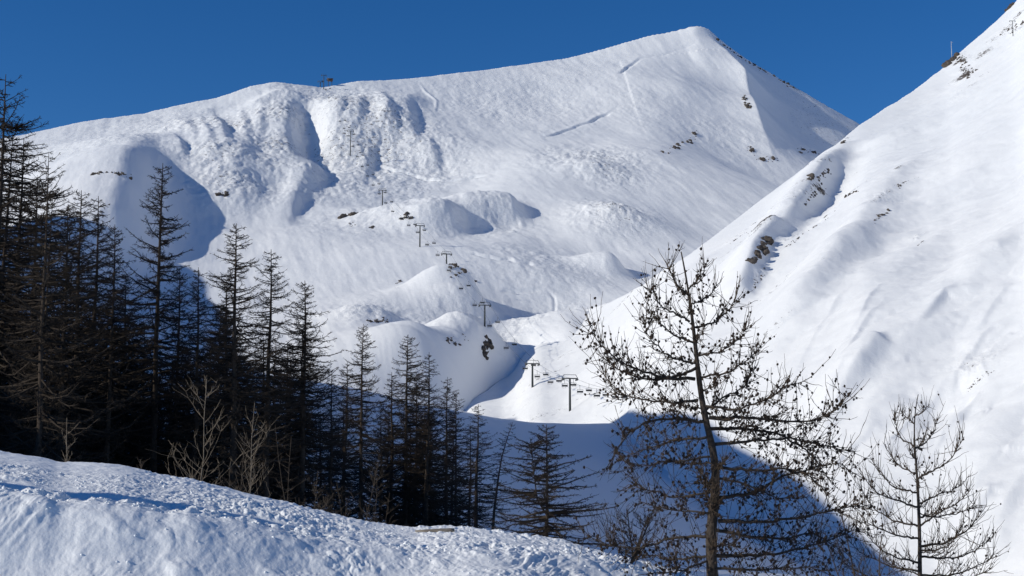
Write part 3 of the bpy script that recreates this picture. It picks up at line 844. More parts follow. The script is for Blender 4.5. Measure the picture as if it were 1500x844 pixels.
for s, nm in ((-1, 'left'), (1, 'right')):
    cnt = {}
    P = ROPE[s]; seg = np.linalg.norm(np.diff(P, axis=0), axis=1); cum = np.concatenate([[0], np.cumsum(seg)])
    d = 9.0 if s < 0 else 16.0
    while d < cum[-1] - 8:
        p = np.array([np.interp(d, cum, P[:, c]) for c in range(3)])
        k = min(int(np.searchsorted(cum, d) - 1) // 12, 7)
        cnt[k] = cnt.get(k, 0) + 1
        if k == 0: where = '%s chair hanging on the %s cable below the lowest lift tower, counted uphill' % (nth[cnt[k] - 1], nm)
        else: where = '%s chair uphill of the %s lift tower, on the %s cable' % (nth[cnt[k] - 1], ordn[k - 1], nm)
        t = thing('lift_chair', where, 'lift chair', p - np.array([0, 0, 0.06]), 'empty chairs hanging on the lift', lrz + (math.pi if s > 0 else 0))
        for cn, me in CH: obj_from_mesh(cn, me, t)
        d += 22.0 if k < 2 else 38.0
# top: second pylon and station hut on the ridge
x, y = at(471, 120, 1500)[0] - 3, 1512.0
zg = float(main_z(x, y)[0])
lift_tower((x, y, zg), 15.0, 'dark return pylon on the ridge, directly behind the topmost lift tower', GAUGE, 'chair lift towers', 1.2)
x, y = at(483, 120, 1505)[0], 1508.0; zg = float(main_z(x, y)[0])
t = thing('station_hut', 'small reddish hut on stilts beside the topmost lift tower', 'hut', (x, y, zg), None, lrz)
m = MB(); m.box((0, 0, 8.2), (5.6, 4.0, 2.2)); m.build('cabin', M_HUT, t)
m = MB(); m.box((0, 0, 9.53), (6.6, 5.0, 0.4)); m.build('roof', M_ROOF, t)
for q in (-2.4, 2.4):
    m = MB(); m.box((q * .8, 0, 2.5), (0.5, 0.9, 9.1)); m.build('leg', M_STEEL, t)
m = MB(); m.box((-1.0, -2.03, 8.4), (2.0, 0.05, 0.9)); m.build('window', M_SEAT, t)

# antenna mast and lone pole on the right skyline
p = hit(1394, 78, slope_z, 100, 1250)
t = thing('antenna_mast', 'thin pale antenna mast standing on the brown cliff block of the right skyline', 'mast', p)
m = MB(); m.tube([(0, 0, -1.5), (0, 0, 5), (0, 0, 13.8)], [0.28, 0.23, 0.18], 8); m.build('pole', M_MAST, t, True)
m = MB(); m.tube([(0, 0, 13.0), (0.9, 0, 13.1)], 0.05, 5); m.box((0.95, 0, 13.1), (0.2, 0.2, 0.6)); m.build('aerial', M_MAST, t)
m = MB(); m.tube([(0, 0, 0), (0, 0, 0.35)], 0.45, 8); m.build('base', M_MAST, t)
p = hit(1484, 53, slope_z, 100, 1250)
t = thing('lift_pole', 'lone dark T-shaped pole near the top right corner, among stones', 'lift pole', p)
m = MB(); m.tube([(0, 0, -1.5), (0, 0, 4), (0, 0, 10.6)], [0.28, 0.24, 0.2], 8); m.build('mast', M_STEEL, t, True)
m = MB(); m.box((0, 0, 10.65), (4.0, 0.32, 0.3)); m.build('crossarm', M_STEEL, t)
for s in (-1.85, 1.85):
    m = MB(); m.box((s, 0, 10.3), (0.22, 1.4, 0.36)); m.build('sheave', M_STEEL, t)

# ------------------------------------------------------------------ bare larches of the wood
def larch_proto(seed, Ht, crown_r, base=0.08, nb=150, droop=0.3, tw=1.0, lean=0.0, dens=1.0, fork=False, lowfill=1.0):
    g = np.random.default_rng(seed)
    tr = MB()
    k = 9
    zs = np.linspace(-1.0, Ht, k)
    wob = np.cumsum(g.normal(0, 0.035, (k, 2)) * (Ht / 14), axis=0)
    lx = lean * (np.clip(zs, 0, None) / Ht) ** 2 * Ht
    TP = np.stack([wob[:, 0] + lx, wob[:, 1], zs], -1)
    r0 = 0.0115 * Ht
    TR = r0 * (1 - np.clip(zs / Ht, 0, 1)) ** 0.95 + 0.014
    tr.tube(TP, TR, 7)
    def trunk_at(z): return np.array([np.interp(z, zs, TP[:, 0]), np.interp(z, zs, TP[:, 1]), z])
    if fork:
        z0 = Ht * 0.42; f0 = trunk_at(z0)
        top = f0 + np.array([0.6, 0.2, Ht * 0.45])
        FP = np.array([f0, f0 + np.array([0.38, 0.1, Ht * 0.1]), f0 + np.array([0.5, 0.15, Ht * 0.26]), top])
        tr.tube(FP, [r0 * 0.5, r0 * 0.42, r0 * 0.26, 0.014], 6)
    BP, BR, base_l = [], [], []
    for i in range(nb):
        f = base + (0.985 - base) * ((i + g.random()) / nb) ** 0.92
        z = f * Ht
        shape = (1 - f) ** 0.72 * (0.45 + 0.55 * min(1, (f - base + 0.06) / 0.25))
        L = crown_r * (shape * g.uniform(0.55, 1.25) + 0.05)
        if f < 0.3: L *= g.uniform(0.5, 1.0) * lowfill
        a = g.uniform(0, 2 * math.pi)
        el = 0.45 * (f - 0.35) + g.normal(0, 0.16)
        d = np.array([math.cos(a), math.sin(a), 0])
        p0 = trunk_at(z)
        if fork and f > 0.45 and g.random() < 0.4:
            q = (f - 0.42) / 0.45
            p0 = np.array([np.interp(q, [0, .22, .58, 1], FP[:, 0]), np.interp(q, [0, .22, .58, 1], FP[:, 1]), min(z, FP[-1, 2])])
        t = np.linspace(0, 1, 6)
        side = np.array([-d[1], d[0], 0]) * g.normal(0, 0.12)
        dr = droop * g.uniform(0.6, 1.4) * (1 - 0.8 * f)
        hgt = np.tan(el) * t * L - dr * L * (t ** 1.3) * 1.15 + dr * L * 1.35 * t ** 3.2
        P = p0 + d * (t[:, None] * L) + side * (t[:, None] ** 2 * L) + np.array([0, 0, 1]) * hgt[:, None]
        P += g.normal(0, 0.018 * L, P.shape) * t[:, None]
        BP.append(P); BR.append((0.013 + 0.014 * L) * (1 - 0.72 * t)); base_l.append(L)
    br = MB(); V, Q = tubes(np.array(BP), np.array(BR), 4); br.add(V, Q)
    TWP, TWR = [], []
    for P, L in zip(BP, base_l):
        nt_ = int(L * 14 * dens) + 5
        tt = g.uniform(0.08, 1.0, nt_)
        ks = np.minimum((tt * 5).astype(int), 4); fr = (tt * 5 - ks)[:, None]
        p = P[ks] + (P[ks + 1] - P[ks]) * fr
        tan = P[ks + 1] - P[ks]; tan /= np.linalg.norm(tan, axis=1, keepdims=True)
        sd = np.cross(tan, [0, 0, 1.0]); sd /= np.maximum(np.linalg.norm(sd, axis=1, keepdims=True), 1e-6)
        sgn = np.where(g.random(nt_) < 0.5, -1.0, 1.0)[:, None]
        l = (g.uniform(0.10, 0.42, nt_) * (1.1 - 0.55 * tt) * np.minimum(0.5 + 0.3 * L, 1.1))[:, None] * tw
        dirv = tan * g.uniform(0.3, 1.0, (nt_, 1)) + sd * sgn * g.uniform(0.3, 1.0, (nt_, 1)) + np.array([0, 0, 1.0]) * g.normal(-0.12, 0.42, (nt_, 1))
        dirv /= np.linalg.norm(dirv, axis=1, keepdims=True)
        e = p + dirv * l
        mid_ = p + dirv * l * 0.5 + np.array([0, 0, -0.06]) * l + g.normal(0, 0.05, (nt_, 3)) * l
        TWP.append(np.stack([p, mid_, e], 1)); TWR.append(np.tile([0.0105, 0.0085, 0.005], (nt_, 1)))
        # short shoots along the twig
        for q in range(2):
            b_ = p + (e - p) * g.uniform(0.3, 0.95, (nt_, 1))
            dv = dirv + g.normal(0, 0.8, (nt_, 3)); dv /= np.linalg.norm(dv, axis=1, keepdims=True)
            ln = l * g.uniform(0.25, 0.55, (nt_, 1))
            TWP.append(np.stack([b_, b_ + dv * ln * 0.5, b_ + dv * ln], 1)); TWR.append(np.tile([0.008, 0.0065, 0.004], (nt_, 1)))
    V, Q = tubes(np.concatenate(TWP), np.concatenate(TWR), 3); br.add(V, Q)
    to = tr.build('trunk', M_BARK, smooth=True); bo = br.build('crown', M_TWIG, smooth=False)
    res = (to.data, bo.data, Ht)
    bpy.data.objects.remove(to); bpy.data.objects.remove(bo)
    return res
PROTO = {
    'a': larch_proto(11, 15, 3.5, nb=200, droop=0.35),
    'b': larch_proto(12, 15, 3.1, nb=185, droop=0.45),
    'c': larch_proto(13, 13, 3.2, nb=190, droop=0.55, base=0.05),
    'd': larch_proto(14, 13, 2.7, nb=150, droop=0.3, dens=0.9),
    'e': larch_proto(15, 17, 4.6, nb=250, droop=0.28, dens=0.9, fork=True),
    'f': larch_proto(16, 7, 3.4, nb=190, droop=0.16, base=0.04, tw=0.8, dens=1.0, fork=True),
    'g': larch_proto(17, 10, 2.3, nb=80, droop=0.3, lean=0.16, dens=0.8),
    'h': larch_proto(18, 12, 3.6, nb=210, droop=0.4, base=0.03, dens=1.15, lowfill=1.4),
}
GRP = 'bare larches of the dark wood'
TREES = [  # px, row of tip, depth, kind, width factor, label
    (14, 108, 62, 'e', 1.0, 'tallest bare larch, cut by the left edge of the photo, its tip against the sky'),
    (-12, 150, 66, 'e', 0.9, 'larch half cut off by the left edge, behind the tallest one'),
    (58, 262, 72, 'h', 1.05, 'dense larch filling the gap right of the second larch from the left edge'),
    (104, 300, 62, 'h', 1.1, 'bushy larch between the forked larch and the ragged-tipped one'),
    (190, 400, 74, 'h', 1.0, 'dense low larch left of the gully larch, its tip against blue shadow'),
    (40, 205, 66, 'a', 1.1, 'second larch from the left edge, close behind the tallest one'),
    (76, 222, 58, 'e', 0.75, 'forked larch with long boughs right of the tallest tree at far left'),
    (124, 278, 70, 'a', 1.1, 'larch with ragged tip left of the pair before the shaded gully'),
    (147, 288, 74, 'b', 1.1, 'slim larch standing before the lit patch left of the shaded gully'),
    (171, 330, 66, 'c', 1.0, 'shorter larch just left of the tall one that crosses the shaded gully'),
    (238, 240, 70, 'a', 1.05, 'tall larch whose upper half stands before the blue shaded gully'),
    (268, 395, 74, 'c', 1.0, 'low larch right beside the trunk of the gully larch'),
    (294, 392, 68, 'b', 0.95, 'thin larch between the gully larch and the tall lit-backed larch'),
    (352, 327, 64, 'a', 1.05, 'tall larch with dense fanned branches before the white snowfield, left of two slimmer ones'),
    (332, 400, 72, 'd', 1.0, 'slim larch half hidden left of the dense fanned larch'),
    (399, 366, 67, 'b', 1.1, 'straight slim larch, middle of three before the white snowfield'),
    (452, 412, 70, 'c', 1.0, 'slender larch, rightmost of three before the white snowfield'),
    (485, 545, 78, 'd', 0.9, 'small larch between the slender larch and the lone pointed one'),
    (507, 530, 84, 'd', 1.0, 'thin larch trunk just left of the pointed larch'),
    (531, 474, 82, 'c', 0.95, 'pointed larch left of the dense clump by the lower knoll'),
    (573, 545, 88, 'd', 1.0, 'thin larch at the left side of the dense clump'),
    (592, 490, 86, 'c', 1.05, 'tallest larch of the dense clump below the lower knoll'),
    (610, 545, 92, 'h', 0.9, 'bushy larch inside the dense clump, right of its tallest'),
    (627, 516, 84, 'd', 1.1, 'straight bare-topped larch at the right side of the dense clump'),
    (654, 552, 88, 'b', 0.95, 'larch right of the bare-topped one, before the knoll shadow'),
    (671, 573, 92, 'c', 0.85, 'short larch near the lit snow edge, right part of the clump'),
    (700, 592, 82, 'd', 1.0, 'open thin larch at the right end of the wood, left of the crooked one'),
    (722, 618, 80, 'g', 1.0, 'crooked larch leaning right at the end of the wood'),
    (802, 622, 56, 'f', 1.0, 'broad bushy larch standing apart before the shaded valley'),
]
fill = []
for px in np.concatenate([np.arange(-330, -20, 22), np.arange(-20, 455, 15)]): fill.append((px + rng.uniform(-8, 8), (432 + 0.15 * px if px > 0 else 300) + rng.uniform(-40, 60), rng.uniform(72, 100), 'h' if rng.random() < 0.6 else 'c', 1.05))
for px in np.arange(470, 700, 21): fill.append((px + rng.uniform(-8, 8), 590 + rng.uniform(-12, 30), rng.uniform(88, 105), 'h' if rng.random() < 0.5 else 'd', 0.9))
def ground_at(x, y): return float(main_z(x, y, False)[0])
def put_tree(px, row, y, kind, wf, label, group=GRP):
    tip = at(px, row, y)
    g = ground_at(tip[0], tip[1])
    me_t, me_c, Ht = PROTO[kind]
    s = (tip[2] - g) / Ht
    w = wf * (0.55 + 0.45 * s)
    t = thing('larch_tree', label, 'larch tree', (tip[0], tip[1], g), group, rng.uniform(0, 6.28) if kind not in 'g' else 0.2, (w * rng.uniform(0.88, 1.12), w * rng.uniform(0.88, 1.12), s))
    obj_from_mesh('trunk', me_t, t); obj_from_mesh('crown', me_c, t)
for a in TREES: put_tree(*a)
for px, row, y, k, w in fill:
    put_tree(px, row, y, k, w, 'dark larch lost among others in the unlit thick of the wood at left' if px < 460 else 'low dark larch filling the gaps of the clump below the lower knoll')

# a tall larch left of the picture, whose trunk throws the long narrow shadow along the track
PROTO['i'] = larch_proto(21, 24, 3.2, base=0.42, nb=90, droop=0.3)
q = np.array([-1.75, float(np.interp(-1.75, _lp[:, 0], _lp[:, 1])) + 0.42]); q = q - 9.6 * np.array([math.cos(SUN_PHI), math.sin(SUN_PHI)])
t = thing('larch_tree', 'tall larch beyond the left edge of the photo, whose trunk shadow lies along the track', 'larch tree', (q[0], q[1], float(bank_z(q[0], q[1])[0])))
obj_from_mesh('trunk', PROTO['i'][0], t); obj_from_mesh('crown', PROTO['i'][1], t)

# ------------------------------------------------------------------ two larches close by, with cones
def limb_tube(pts, r0, r1, n=14):
    pts = np.array(pts, float)
    d = np.concatenate([[0], np.cumsum(np.linalg.norm(np.diff(pts, axis=0), axis=1))]); d /= d[-1]
    t = np.linspace(0, 1, n)
    # Catmull-like smoothing by dense interpolation + averaging
    tt = np.linspace(0, 1, 60)
    P = np.stack([np.interp(tt, d, pts[:, c]) for c in range(3)], -1)
    for _ in range(60):
        P[1:-1] = 0.25 * P[:-2] + 0.5 * P[1:-1] + 0.25 * P[2:]
        if _ > 16: break
    Q = np.stack([np.interp(t, tt, P[:, c]) for c in range(3)], -1)
    return Q, r0 + (r1 - r0) * t ** 0.8

def cone_mesh():
    V, T = blob(1, 5, 1, 1.25, 0.14)
    return V, T
CONE_V, CONE_T = cone_mesh()

def near_larch(name, label, y0, trunk_px, trunk_r, limbs, seed, cone_rate, upright, sub_rate, cone_r=0.016, fillers=0):
    g = np.random.default_rng(seed)
    TP = np.array([at(p, r, y0) for p, r in trunk_px])
    gz = max(ground_at(TP[-1][0], y0), float(bank_z(TP[-1][0], y0)[0]) if y0 < 20 else -99)
    end = TP[-1].copy(); end[2] = min(gz - 0.5, end[2] - 0.3); end[0] += 0.02
    TP = np.vstack([TP, end])
    root = thing(name, label, 'larch tree', (end[0], y0, gz), 'larches with cones close by')
    off = np.array([end[0], y0, gz])
    tr = MB(); Q, Rr = limb_tube(TP, 0, 1, 40)
    rr = np.interp(np.linspace(0, 1, 40), np.linspace(0, 1, len(trunk_r)), trunk_r) * (1 + g.normal(0, 0.05, 40))
    tr.tube(Q - off, rr, 9)
    tr.build('trunk', M_BARKF, root, True)
    br = MB(); tw = MB(); cones = []
    allp = []
    L3 = []
    for L in limbs:
        dpt = g.uniform(-0.55, 0.55)
        nL = len(L)
        pts = [at(p, r, y0 + dpt * (i / (nL - 1)) ** 0.9) for i, (p, r) in enumerate(L)]
        pts[0] = at(*L[0], y0)
        L3.append(pts)
    for _ in range(fillers):              # limbs towards and away from the eye
        t = g.uniform(0.12, 0.93); p = np.array([np.interp(t * 39, np.arange(40), Q[:, c]) for c in range(3)])
        ln = (0.25 + 0.9 * t) * g.uniform(0.5, 1.0) * 0.75
        a = g.uniform(0.25, 0.75) * math.pi * g.choice([-1, 1])
        d = np.array([math.cos(a), math.sin(a), 0])
        up = g.uniform(-0.05, 0.3) if t < 0.6 else g.uniform(-0.25, 0.1)
        L3.append([p, p + d * ln * 0.4 + np.array([0, 0, up * ln * 0.35]), p + d * ln * 0.75 + np.array([0, 0, up * ln * 0.6]), p + d * ln + np.array([0, 0, up * ln + 0.12 * ln])])
    TWP, TWR = [], []
    def strand(p0, dirv, ln, curl, r, n=6):
        t = np.linspace(0, 1, n)
        P = p0 + dirv * (t[:, None] * ln) + np.array([0, 0, 1.0]) * (curl * ln * t ** 2)[:, None]
        P += g.normal(0, 0.025 * ln, P.shape) * t[:, None]
        return P, r * (1 - 0.6 * t)
    for pts in L3:
        pts = np.array(pts)
        length = np.linalg.norm(np.diff(pts, axis=0), axis=1).sum()
        r0 = 0.0045 + 0.0105 * length
        P, rr = limb_tube(pts, r0, 0.0028, 18)
        P[1:-1] += g.normal(0, 0.006, P[1:-1].shape)
        br.tube(P - off, rr, 6)
        ns = int(length * sub_rate)
        for _ in range(ns):
            t = g.uniform(0.06, 1.0) ; k = min(int(t * 17), 16); f = t * 17 - k
            p = P[k] + (P[k + 1] - P[k]) * f
            tan = P[k + 1] - P[k]; tan = tan / np.linalg.norm(tan)
            dv = tan * g.uniform(0.2, 1.0) + g.normal(0, 0.55, 3) + np.array([0, 0, g.choice([0.55, -0.45], p=[upright, 1 - upright])])
            dv /= np.linalg.norm(dv)
            ln = g.uniform(0.06, 0.34) * (0.35 + 0.65 * min(1, length))
            S, sr = strand(p, dv, ln, g.uniform(0.0, 0.5) if dv[2] > 0 else g.uniform(-0.1, 0.35), 0.0042)
            TWP.append(S); TWR.append(sr)
            if g.random() < 0.6:
                k2 = g.integers(1, 5); d2 = dv + g.normal(0, 0.6, 3); d2 /= np.linalg.norm(d2)
                S2, sr2 = strand(S[k2], d2, ln * g.uniform(0.3, 0.7), 0.2, 0.003); TWP.append(S2); TWR.append(sr2)
                nc2 = g.poisson(cone_rate * ln * 0.35)
                for _c in range(nc2): cones.append((S2[g.integers(1, 6)], 1))
            nc = g.poisson(cone_rate * ln)
            for _c in range(nc):
                kk = g.uniform(0.05, 0.9) * 5; i0 = int(kk)
                cones.append((S[i0] + (S[i0 + 1] - S[i0]) * (kk - i0), 1))
        for _c in range(g.poisson(cone_rate * length * 0.8)):
            kk = g.uniform(0.15, 1.0) * 16.9; i0 = int(kk); cones.append((P[i0] + (P[i0 + 1] - P[i0]) * (kk - i0), 1))
        # thin upright leader shoots at the limb's end
        for _ in range(3):
            k = g.integers(10, 18)
            dv = np.array([g.normal(0, 0.25), g.normal(0, 0.25), 1.0]) + (P[-1] - P[-3]) * 4; dv /= np.linalg.norm(dv)
            S, sr = strand(P[k], dv, g.uniform(0.10, 0.28), 0.15, 0.0032); TWP.append(S); TWR.append(sr)
    V, Qd = tubes(np.array(TWP) - off, np.array(TWR), 3)
    br.build('branches', M_BARKF, root, True)
    mesh_np('twigs', V, [Qd], M_TWIGF, False, root)
    # cones: a hundred nearest to the eye as parts, the rest in one mesh
    items = []
    for p, _ in cones:
        s = cone_r * g.uniform(0.5, 1.2)
        o = p + g.normal(0, 0.008, 3) + np.array([0, 0, g.uniform(-0.6, 0.9) * s])
        items.append((o, s, g.uniform(-0.7, 0.7), g.uniform(0, 6.28)))
    items.sort(key=lambda q: -q[1] / q[0][1])
    me = None
    for i, (o, s, a, b) in enumerate(items[:100]):
        if me is None:
            ob = mesh_np('cone', CONE_V, [CONE_T], M_CONE, True, root); me = ob.data
        else: ob = obj_from_mesh('cone', me, root)
        ob.location = o - off; ob.scale = (s, s, s); ob.rotation_euler = (a, 0, b)
    m = MB()
    for o, s, a, b in items[100:]:
        ca, sa, cb, sb_ = math.cos(a), math.sin(a), math.cos(b), math.sin(b)
        Rm = np.array([[cb, -sb_, 0], [sb_, cb, 0], [0, 0, 1]]) @ np.array([[1, 0, 0], [0, ca, -sa], [0, sa, ca]])
        m.add((CONE_V * s) @ Rm.T + o - off, None, CONE_T)
    if m.n: tag(m.build('cones', M_CONE, root, True), kind='stuff')
    print(name, 'cones', len(items), 'twigs', len(TWP))
    return root

def za(L): return [(800 + x / 1.78, 370 + y / 1.78) for x, y in L]
TA = za([(352, -2), (362, 40), (372, 100), (385, 200), (398, 330), (405, 400), (425, 480), (450, 550), (448, 620), (430, 680), (425, 760), (435, 844)])
LA = [[(388, 330), (300, 325), (220, 300), (160, 260), (132, 235), (114, 188)], [(383, 290), (320, 272), (268, 222), (248, 165)], [(375, 180), (320, 152), (290, 132), (264, 92)], [(370, 110), (340, 85), (316, 30)],
      [(395, 385), (330, 395), (250, 382), (190, 372), (148, 315)], [(410, 440), (330, 432), (260, 440), (195, 490), (168, 560)], [(425, 480), (340, 490), (260, 512), (190, 540)],
      [(378, 200), (440, 182), (475, 150), (495, 118)], [(390, 270), (450, 262), (505, 225), (528, 190)], [(395, 330), (480, 312), (540, 270), (560, 240)], [(372, 95), (405, 70), (418, 30)], [(374, 140), (420, 115), (455, 75)],
      [(408, 400), (500, 412), (580, 380), (625, 345), (675, 335)], [(425, 430), (540, 432), (620, 442), (700, 440), (770, 400), (790, 370)], [(440, 500), (540, 490), (640, 482), (720, 500), (800, 520)],
      [(450, 560), (540, 570), (640, 560), (700, 590), (740, 640)], [(450, 640), (540, 630), (620, 582), (700, 560), (775, 545), (800, 580)], [(448, 700), (560, 702), (680, 690), (780, 662), (845, 660)],
      [(435, 790), (560, 792), (680, 770), (760, 742), (820, 720)], [(445, 620), (350, 642), (280, 622), (215, 605)], [(430, 680), (330, 672), (240, 650)], [(430, 740), (330, 742), (250, 772), (170, 768), (100, 735)],
      [(430, 790), (340, 802), (270, 788), (190, 790)], [(385, 235), (330, 215), (290, 180), (262, 130)], [(393, 300), (330, 330), (250, 330), (175, 300), (140, 270)], [(405, 420), (460, 380), (520, 350), (545, 300)],
      [(440, 530), (380, 540), (300, 545), (215, 560)], [(445, 590), (520, 600), (600, 640), (680, 640)], [(430, 720), (520, 740), (620, 745), (700, 730), (770, 780)], [(430, 820), (540, 830), (660, 820), (740, 830)], [(425, 460), (520, 460), (600, 470), (690, 520), (745, 600)], [(430, 800), (350, 830), (260, 840)]]
near_larch('coned_larch', 'tall dark larch studded with cones, its trunk curved, standing right of the snow bank', 13.0, TA,
           [0.006, 0.010, 0.016, 0.022, 0.028, 0.034, 0.042, 0.050, 0.055, 0.058, 0.062, 0.066, 0.07], [za(l) for l in LA], 31, 6.8, 0.5, 72, 0.0106, 24)
def zb_(L): return [(1200 + x / 2.813, 544 + y / 2.813) for x, y in L]
TB = zb_([(408, 95), (392, 140), (390, 220), (392, 320), (404, 420), (410, 560), (415, 700), (415, 844), (415, 960)])
LB = [[(392, 310), (345, 285), (318, 250), (308, 185)], [(392, 322), (440, 292), (470, 260), (486, 200)], [(398, 420), (335, 395), (290, 340), (268, 300)], [(402, 445), (470, 410), (540, 370), (598, 270)], [(390, 215), (365, 195), (340, 170)], [(390, 190), (425, 170), (448, 145)],
      [(403, 500), (310, 480), (250, 420), (215, 360)], [(408, 560), (330, 535), (240, 505), (178, 430)], [(410, 545), (500, 505), (560, 490), (618, 430)], [(412, 640), (300, 615), (220, 560), (165, 480)], [(412, 640), (500, 575), (570, 550), (620, 480)],
      [(414, 722), (520, 710), (620, 650), (690, 550)], [(414, 765), (560, 772), (640, 740), (720, 680)], [(414, 825), (300, 805), (190, 760), (110, 690)], [(415, 840), (550, 842), (660, 800), (740, 750)], [(412, 690), (320, 680), (240, 640), (150, 620)], [(410, 600), (480, 600), (560, 590), (640, 560)],
      [(414, 790), (330, 770), (260, 740), (180, 650)], [(415, 880), (300, 870), (180, 840), (80, 770)], [(415, 890), (540, 880), (640, 850), (700, 820)], [(413, 740), (470, 740), (540, 720), (600, 620)]]
near_larch('coned_larch', 'small slender larch with upswept shoots and few cones, at lower right', 16.0, TB,
           [0.004, 0.008, 0.012, 0.016, 0.020, 0.024, 0.029, 0.034, 0.04, 0.045], [zb_(l) for l in LB], 32, 1.9, 0.85, 48, 0.0105, 16)

# ------------------------------------------------------------------ saplings and shrubs between bank and wood
def sapling(name, label, cat, px, row_tip, y, seed, mat, nb, spread, up, rtrunk, group=None, depth=2, base_row=None, stems=1):
    g = np.random.default_rng(seed)
    tip = at(px, row_tip, y)
    gz = min(ground_at(tip[0], y), 99)
    if y < 27: gz = max(gz, float(bank_z(tip[0], y)[0]))
    Ht = tip[2] - gz
    root = thing(name, label, cat, (tip[0], y, gz), group)
    st = MB(); br = MB(); TP_, TR_ = [], []
    for s in range(stems):
        a0 = g.uniform(0, 6.28); ls = 0 if stems == 1 else g.uniform(0.1, 0.45)
        hs_ = Ht * (1 if s == 0 else g.uniform(0.55, 0.95))
        k = 8; zs = np.linspace(-0.3, hs_, k)
        w = np.cumsum(g.normal(0, 0.02 * Ht / 3, (k, 2)), axis=0); w -= w[-1] * (zs / hs_)[:, None]
        if s == 0: w = w * (1 if stems == 1 else 1)
        P = np.stack([w[:, 0] + math.cos(a0) * ls * zs, w[:, 1] + math.sin(a0) * ls * zs, zs], -1)
        rr = rtrunk * (1 - 0.85 * np.clip(zs / hs_, 0, 1)) + 0.003
        st.tube(P, rr, 6)
        for i in range(nb):
            f = g.uniform(0.10, 0.97); p = np.array([np.interp(f * hs_, zs, P[:, c]) for c in range(3)])
            L = spread * (1.1 - f) ** 0.6 * g.uniform(0.5, 1.1)
            a = g.uniform(0, 6.28); d = np.array([math.cos(a), math.sin(a), up * g.uniform(0.3, 1.0)])
            t = np.linspace(0, 1, 6)
            B = p + d * (t[:, None] * L) + np.array([0, 0, 1]) * (0.45 * up * L * t ** 2)[:, None] + g.normal(0, 0.03 * L, (6, 3)) * t[:, None]
            TP_.append(B); TR_.append((rtrunk * 0.30 + 0.002) * (1 - 0.7 * t))
            for j in range(depth * 3):
                k2 = g.integers(1, 6); d2 = np.array([g.normal(0, .6), g.normal(0, .6), up * g.uniform(0.2, 1.2)]) + d * 0.4
                B2 = B[k2] + d2 * (t[:, None] * L * g.uniform(0.2, 0.5)) + g.normal(0, 0.02 * L, (6, 3)) * t[:, None]
                TP_.append(B2); TR_.append((rtrunk * 0.16 + 0.002) * (1 - 0.6 * t))
    st.build('trunk' if stems == 1 else 'stems', mat, root, True)
    V, Q = tubes(np.array(TP_), np.array(TR_), 3); mesh_np('branches', V, [Q], mat, False, root)
    return root
SG = 'bare saplings behind the bank'
sapling('bare_sapling', 'taller pale bare sapling behind the bank, left one of the pair before the dark wood', 'sapling', 303, 555, 30, 61, M_SAP, 46, 1.15, 1.0, 0.017, SG)
sapling('bare_sapling', 'shorter pale bare sapling, right one of the pair before the dark wood', 'sapling', 373, 590, 30, 62, M_SAP, 40, 1.0, 0.95, 0.015, SG)
sapling('bare_sapling', 'tiny pale sapling alone on the bank edge before the darkest trunks at left', 'sapling', 98, 612, 27, 63, M_SAP, 24, 0.45, 1.1, 0.010, SG)
BG = 'bare shrubs along the back of the bank'
rs_ = np.random.default_rng(5)
for i, (px, row, y, lab) in enumerate([
    (262, 672, 27, 'low twiggy shrub at the bank edge left of the pale saplings'), (345, 640, 33, 'bare shrub between the two pale saplings'), (415, 640, 34, 'bare brown thicket just right of the pale saplings'),
    (466, 622, 36, 'tall brown bush with a pale stem, under the slender larch'), (500, 668, 36, 'brown bush between the tall bush and the wood clump'), (540, 690, 36, 'low brown bush under the pointed larch'), (440, 690, 31, 'small bush peeping over the bank below the brown thicket')]):
    sapling('bare_shrub', lab, 'shrub', px, row, y, 70 + i, M_SHRUB, int(rs_.integers(22, 44)), rs_.uniform(0.6, 1.1), rs_.uniform(0.35, 0.9), 0.012, BG, 2, None, int(rs_.integers(3, 7)))
sapling('bare_shrub', 'leafless bush at the foot of the small larch, lower right', 'shrub', 1272, 742, 15, 81, M_TWIGF, 12, 0.42, 1.0, 0.010, BG, 2, None, 4)
sapling('bare_shrub', 'cone-dotted low bush left of the tall coned larch, over the bank edge', 'shrub', 926, 738, 15.5, 82, M_TWIGF, 14, 0.34, 0.8, 0.009, BG, 2, None, 4)

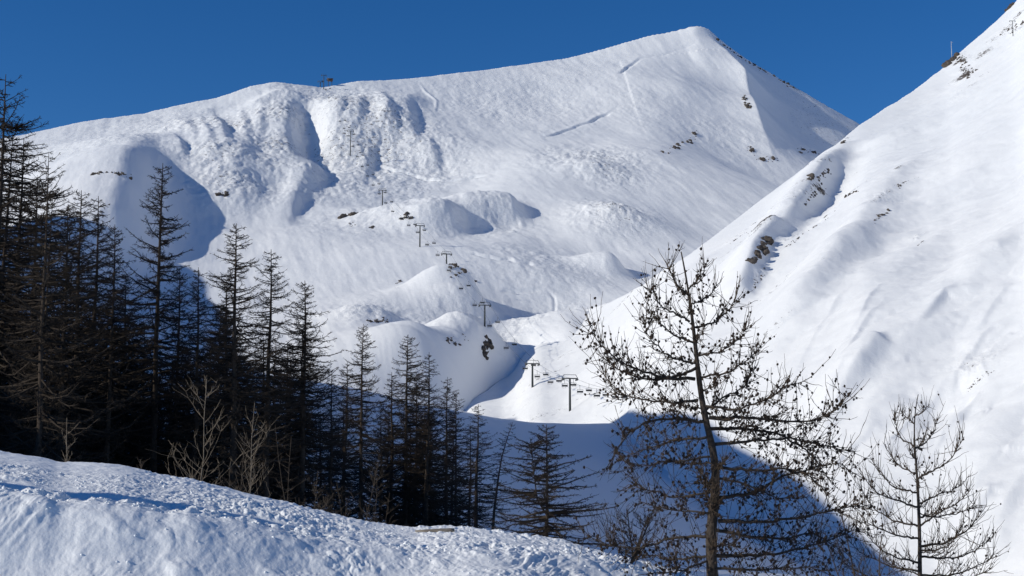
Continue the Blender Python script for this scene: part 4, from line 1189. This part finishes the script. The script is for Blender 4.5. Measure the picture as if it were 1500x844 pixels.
# old board lying on the bank crest
p = hit(640, 779, lambda x, y: bank_z(x, y), 8, 17.2)
b = MB()
prof = [(-0.25, -0.004, 0.015), (-0.12, 0.000, 0.030), (0.03, 0.003, 0.040), (0.16, 0.004, 0.044), (0.20, 0.003, 0.038)]
V = []
for x, hz, hy_ in prof: V += [(x, -hy_, -0.012), (x, hy_, -0.012), (x, hy_, hz), (x, -hy_, hz)]
Q = [(0, 3, 2, 1), (16, 17, 18, 19)] + [(4 * i + k, 4 * i + (k + 1) % 4, 4 * i + 4 + (k + 1) % 4, 4 * i + 4 + k) for i in range(4) for k in range(4)]
b.add(np.array(V), Q)
o = b.build('wooden_board', M_WOOD); o.location = p + np.array([0, 0, 0.02]); o.rotation_euler = (R(16), R(-1), R(5))
tag(o, 'weathered wooden board lying half sunk on the crest of the snow bank', 'board')

# ------------------------------------------------------------------ sky, sun, camera
w = bpy.data.worlds.new('World'); scn.world = w; w.use_nodes = True
nt = w.node_tree
sky = nt.nodes.new('ShaderNodeTexSky'); sky.sky_type = 'NISHITA'; sky.sun_disc = False
sky.sun_elevation = SUN_EL
to_sun = -LD
sky.sun_rotation = math.atan2(to_sun[0], to_sun[1])
sky.altitude = 2300; sky.air_density = 1.0; sky.dust_density = 0.1; sky.ozone_density = 4.0
bg = nt.nodes['Background']; bg.inputs['Strength'].default_value = 0.09
hs_n = nt.nodes.new('ShaderNodeHueSaturation'); hs_n.inputs['Saturation'].default_value = 1.27; hs_n.inputs['Hue'].default_value = 0.507
nt.links.new(sky.outputs[0], hs_n.inputs['Color']); nt.links.new(hs_n.outputs[0], bg.inputs['Color'])
sl = bpy.data.lights.new('sun', 'SUN'); sl.energy = 3.4; sl.angle = R(0.53); sl.color = (1.0, 0.958, 0.85)
so = bpy.data.objects.new('sun', sl); link(so)
from mathutils import Vector
so.rotation_euler = Vector(LD).to_track_quat('-Z', 'Y').to_euler()
so.location = (-60, -20, 60)

cam = bpy.data.cameras.new('camera'); co_ = bpy.data.objects.new('camera', cam); link(co_)
cam.sensor_width = 36; cam.lens = 36 * F / 1500; cam.clip_start = 0.1; cam.clip_end = 40000
co_.location = (0, 0, 0); co_.rotation_euler = (math.pi / 2 + PITCH, 0, 0)
scn.camera = co_
scn.view_settings.view_transform = 'Standard'; scn.view_settings.look = 'None'; scn.view_settings.gamma = 1; scn.view_settings.use_curve_mapping = False
scn.view_settings.exposure = 0.10
scn.cycles.max_bounces = 5; scn.cycles.diffuse_bounces = 3
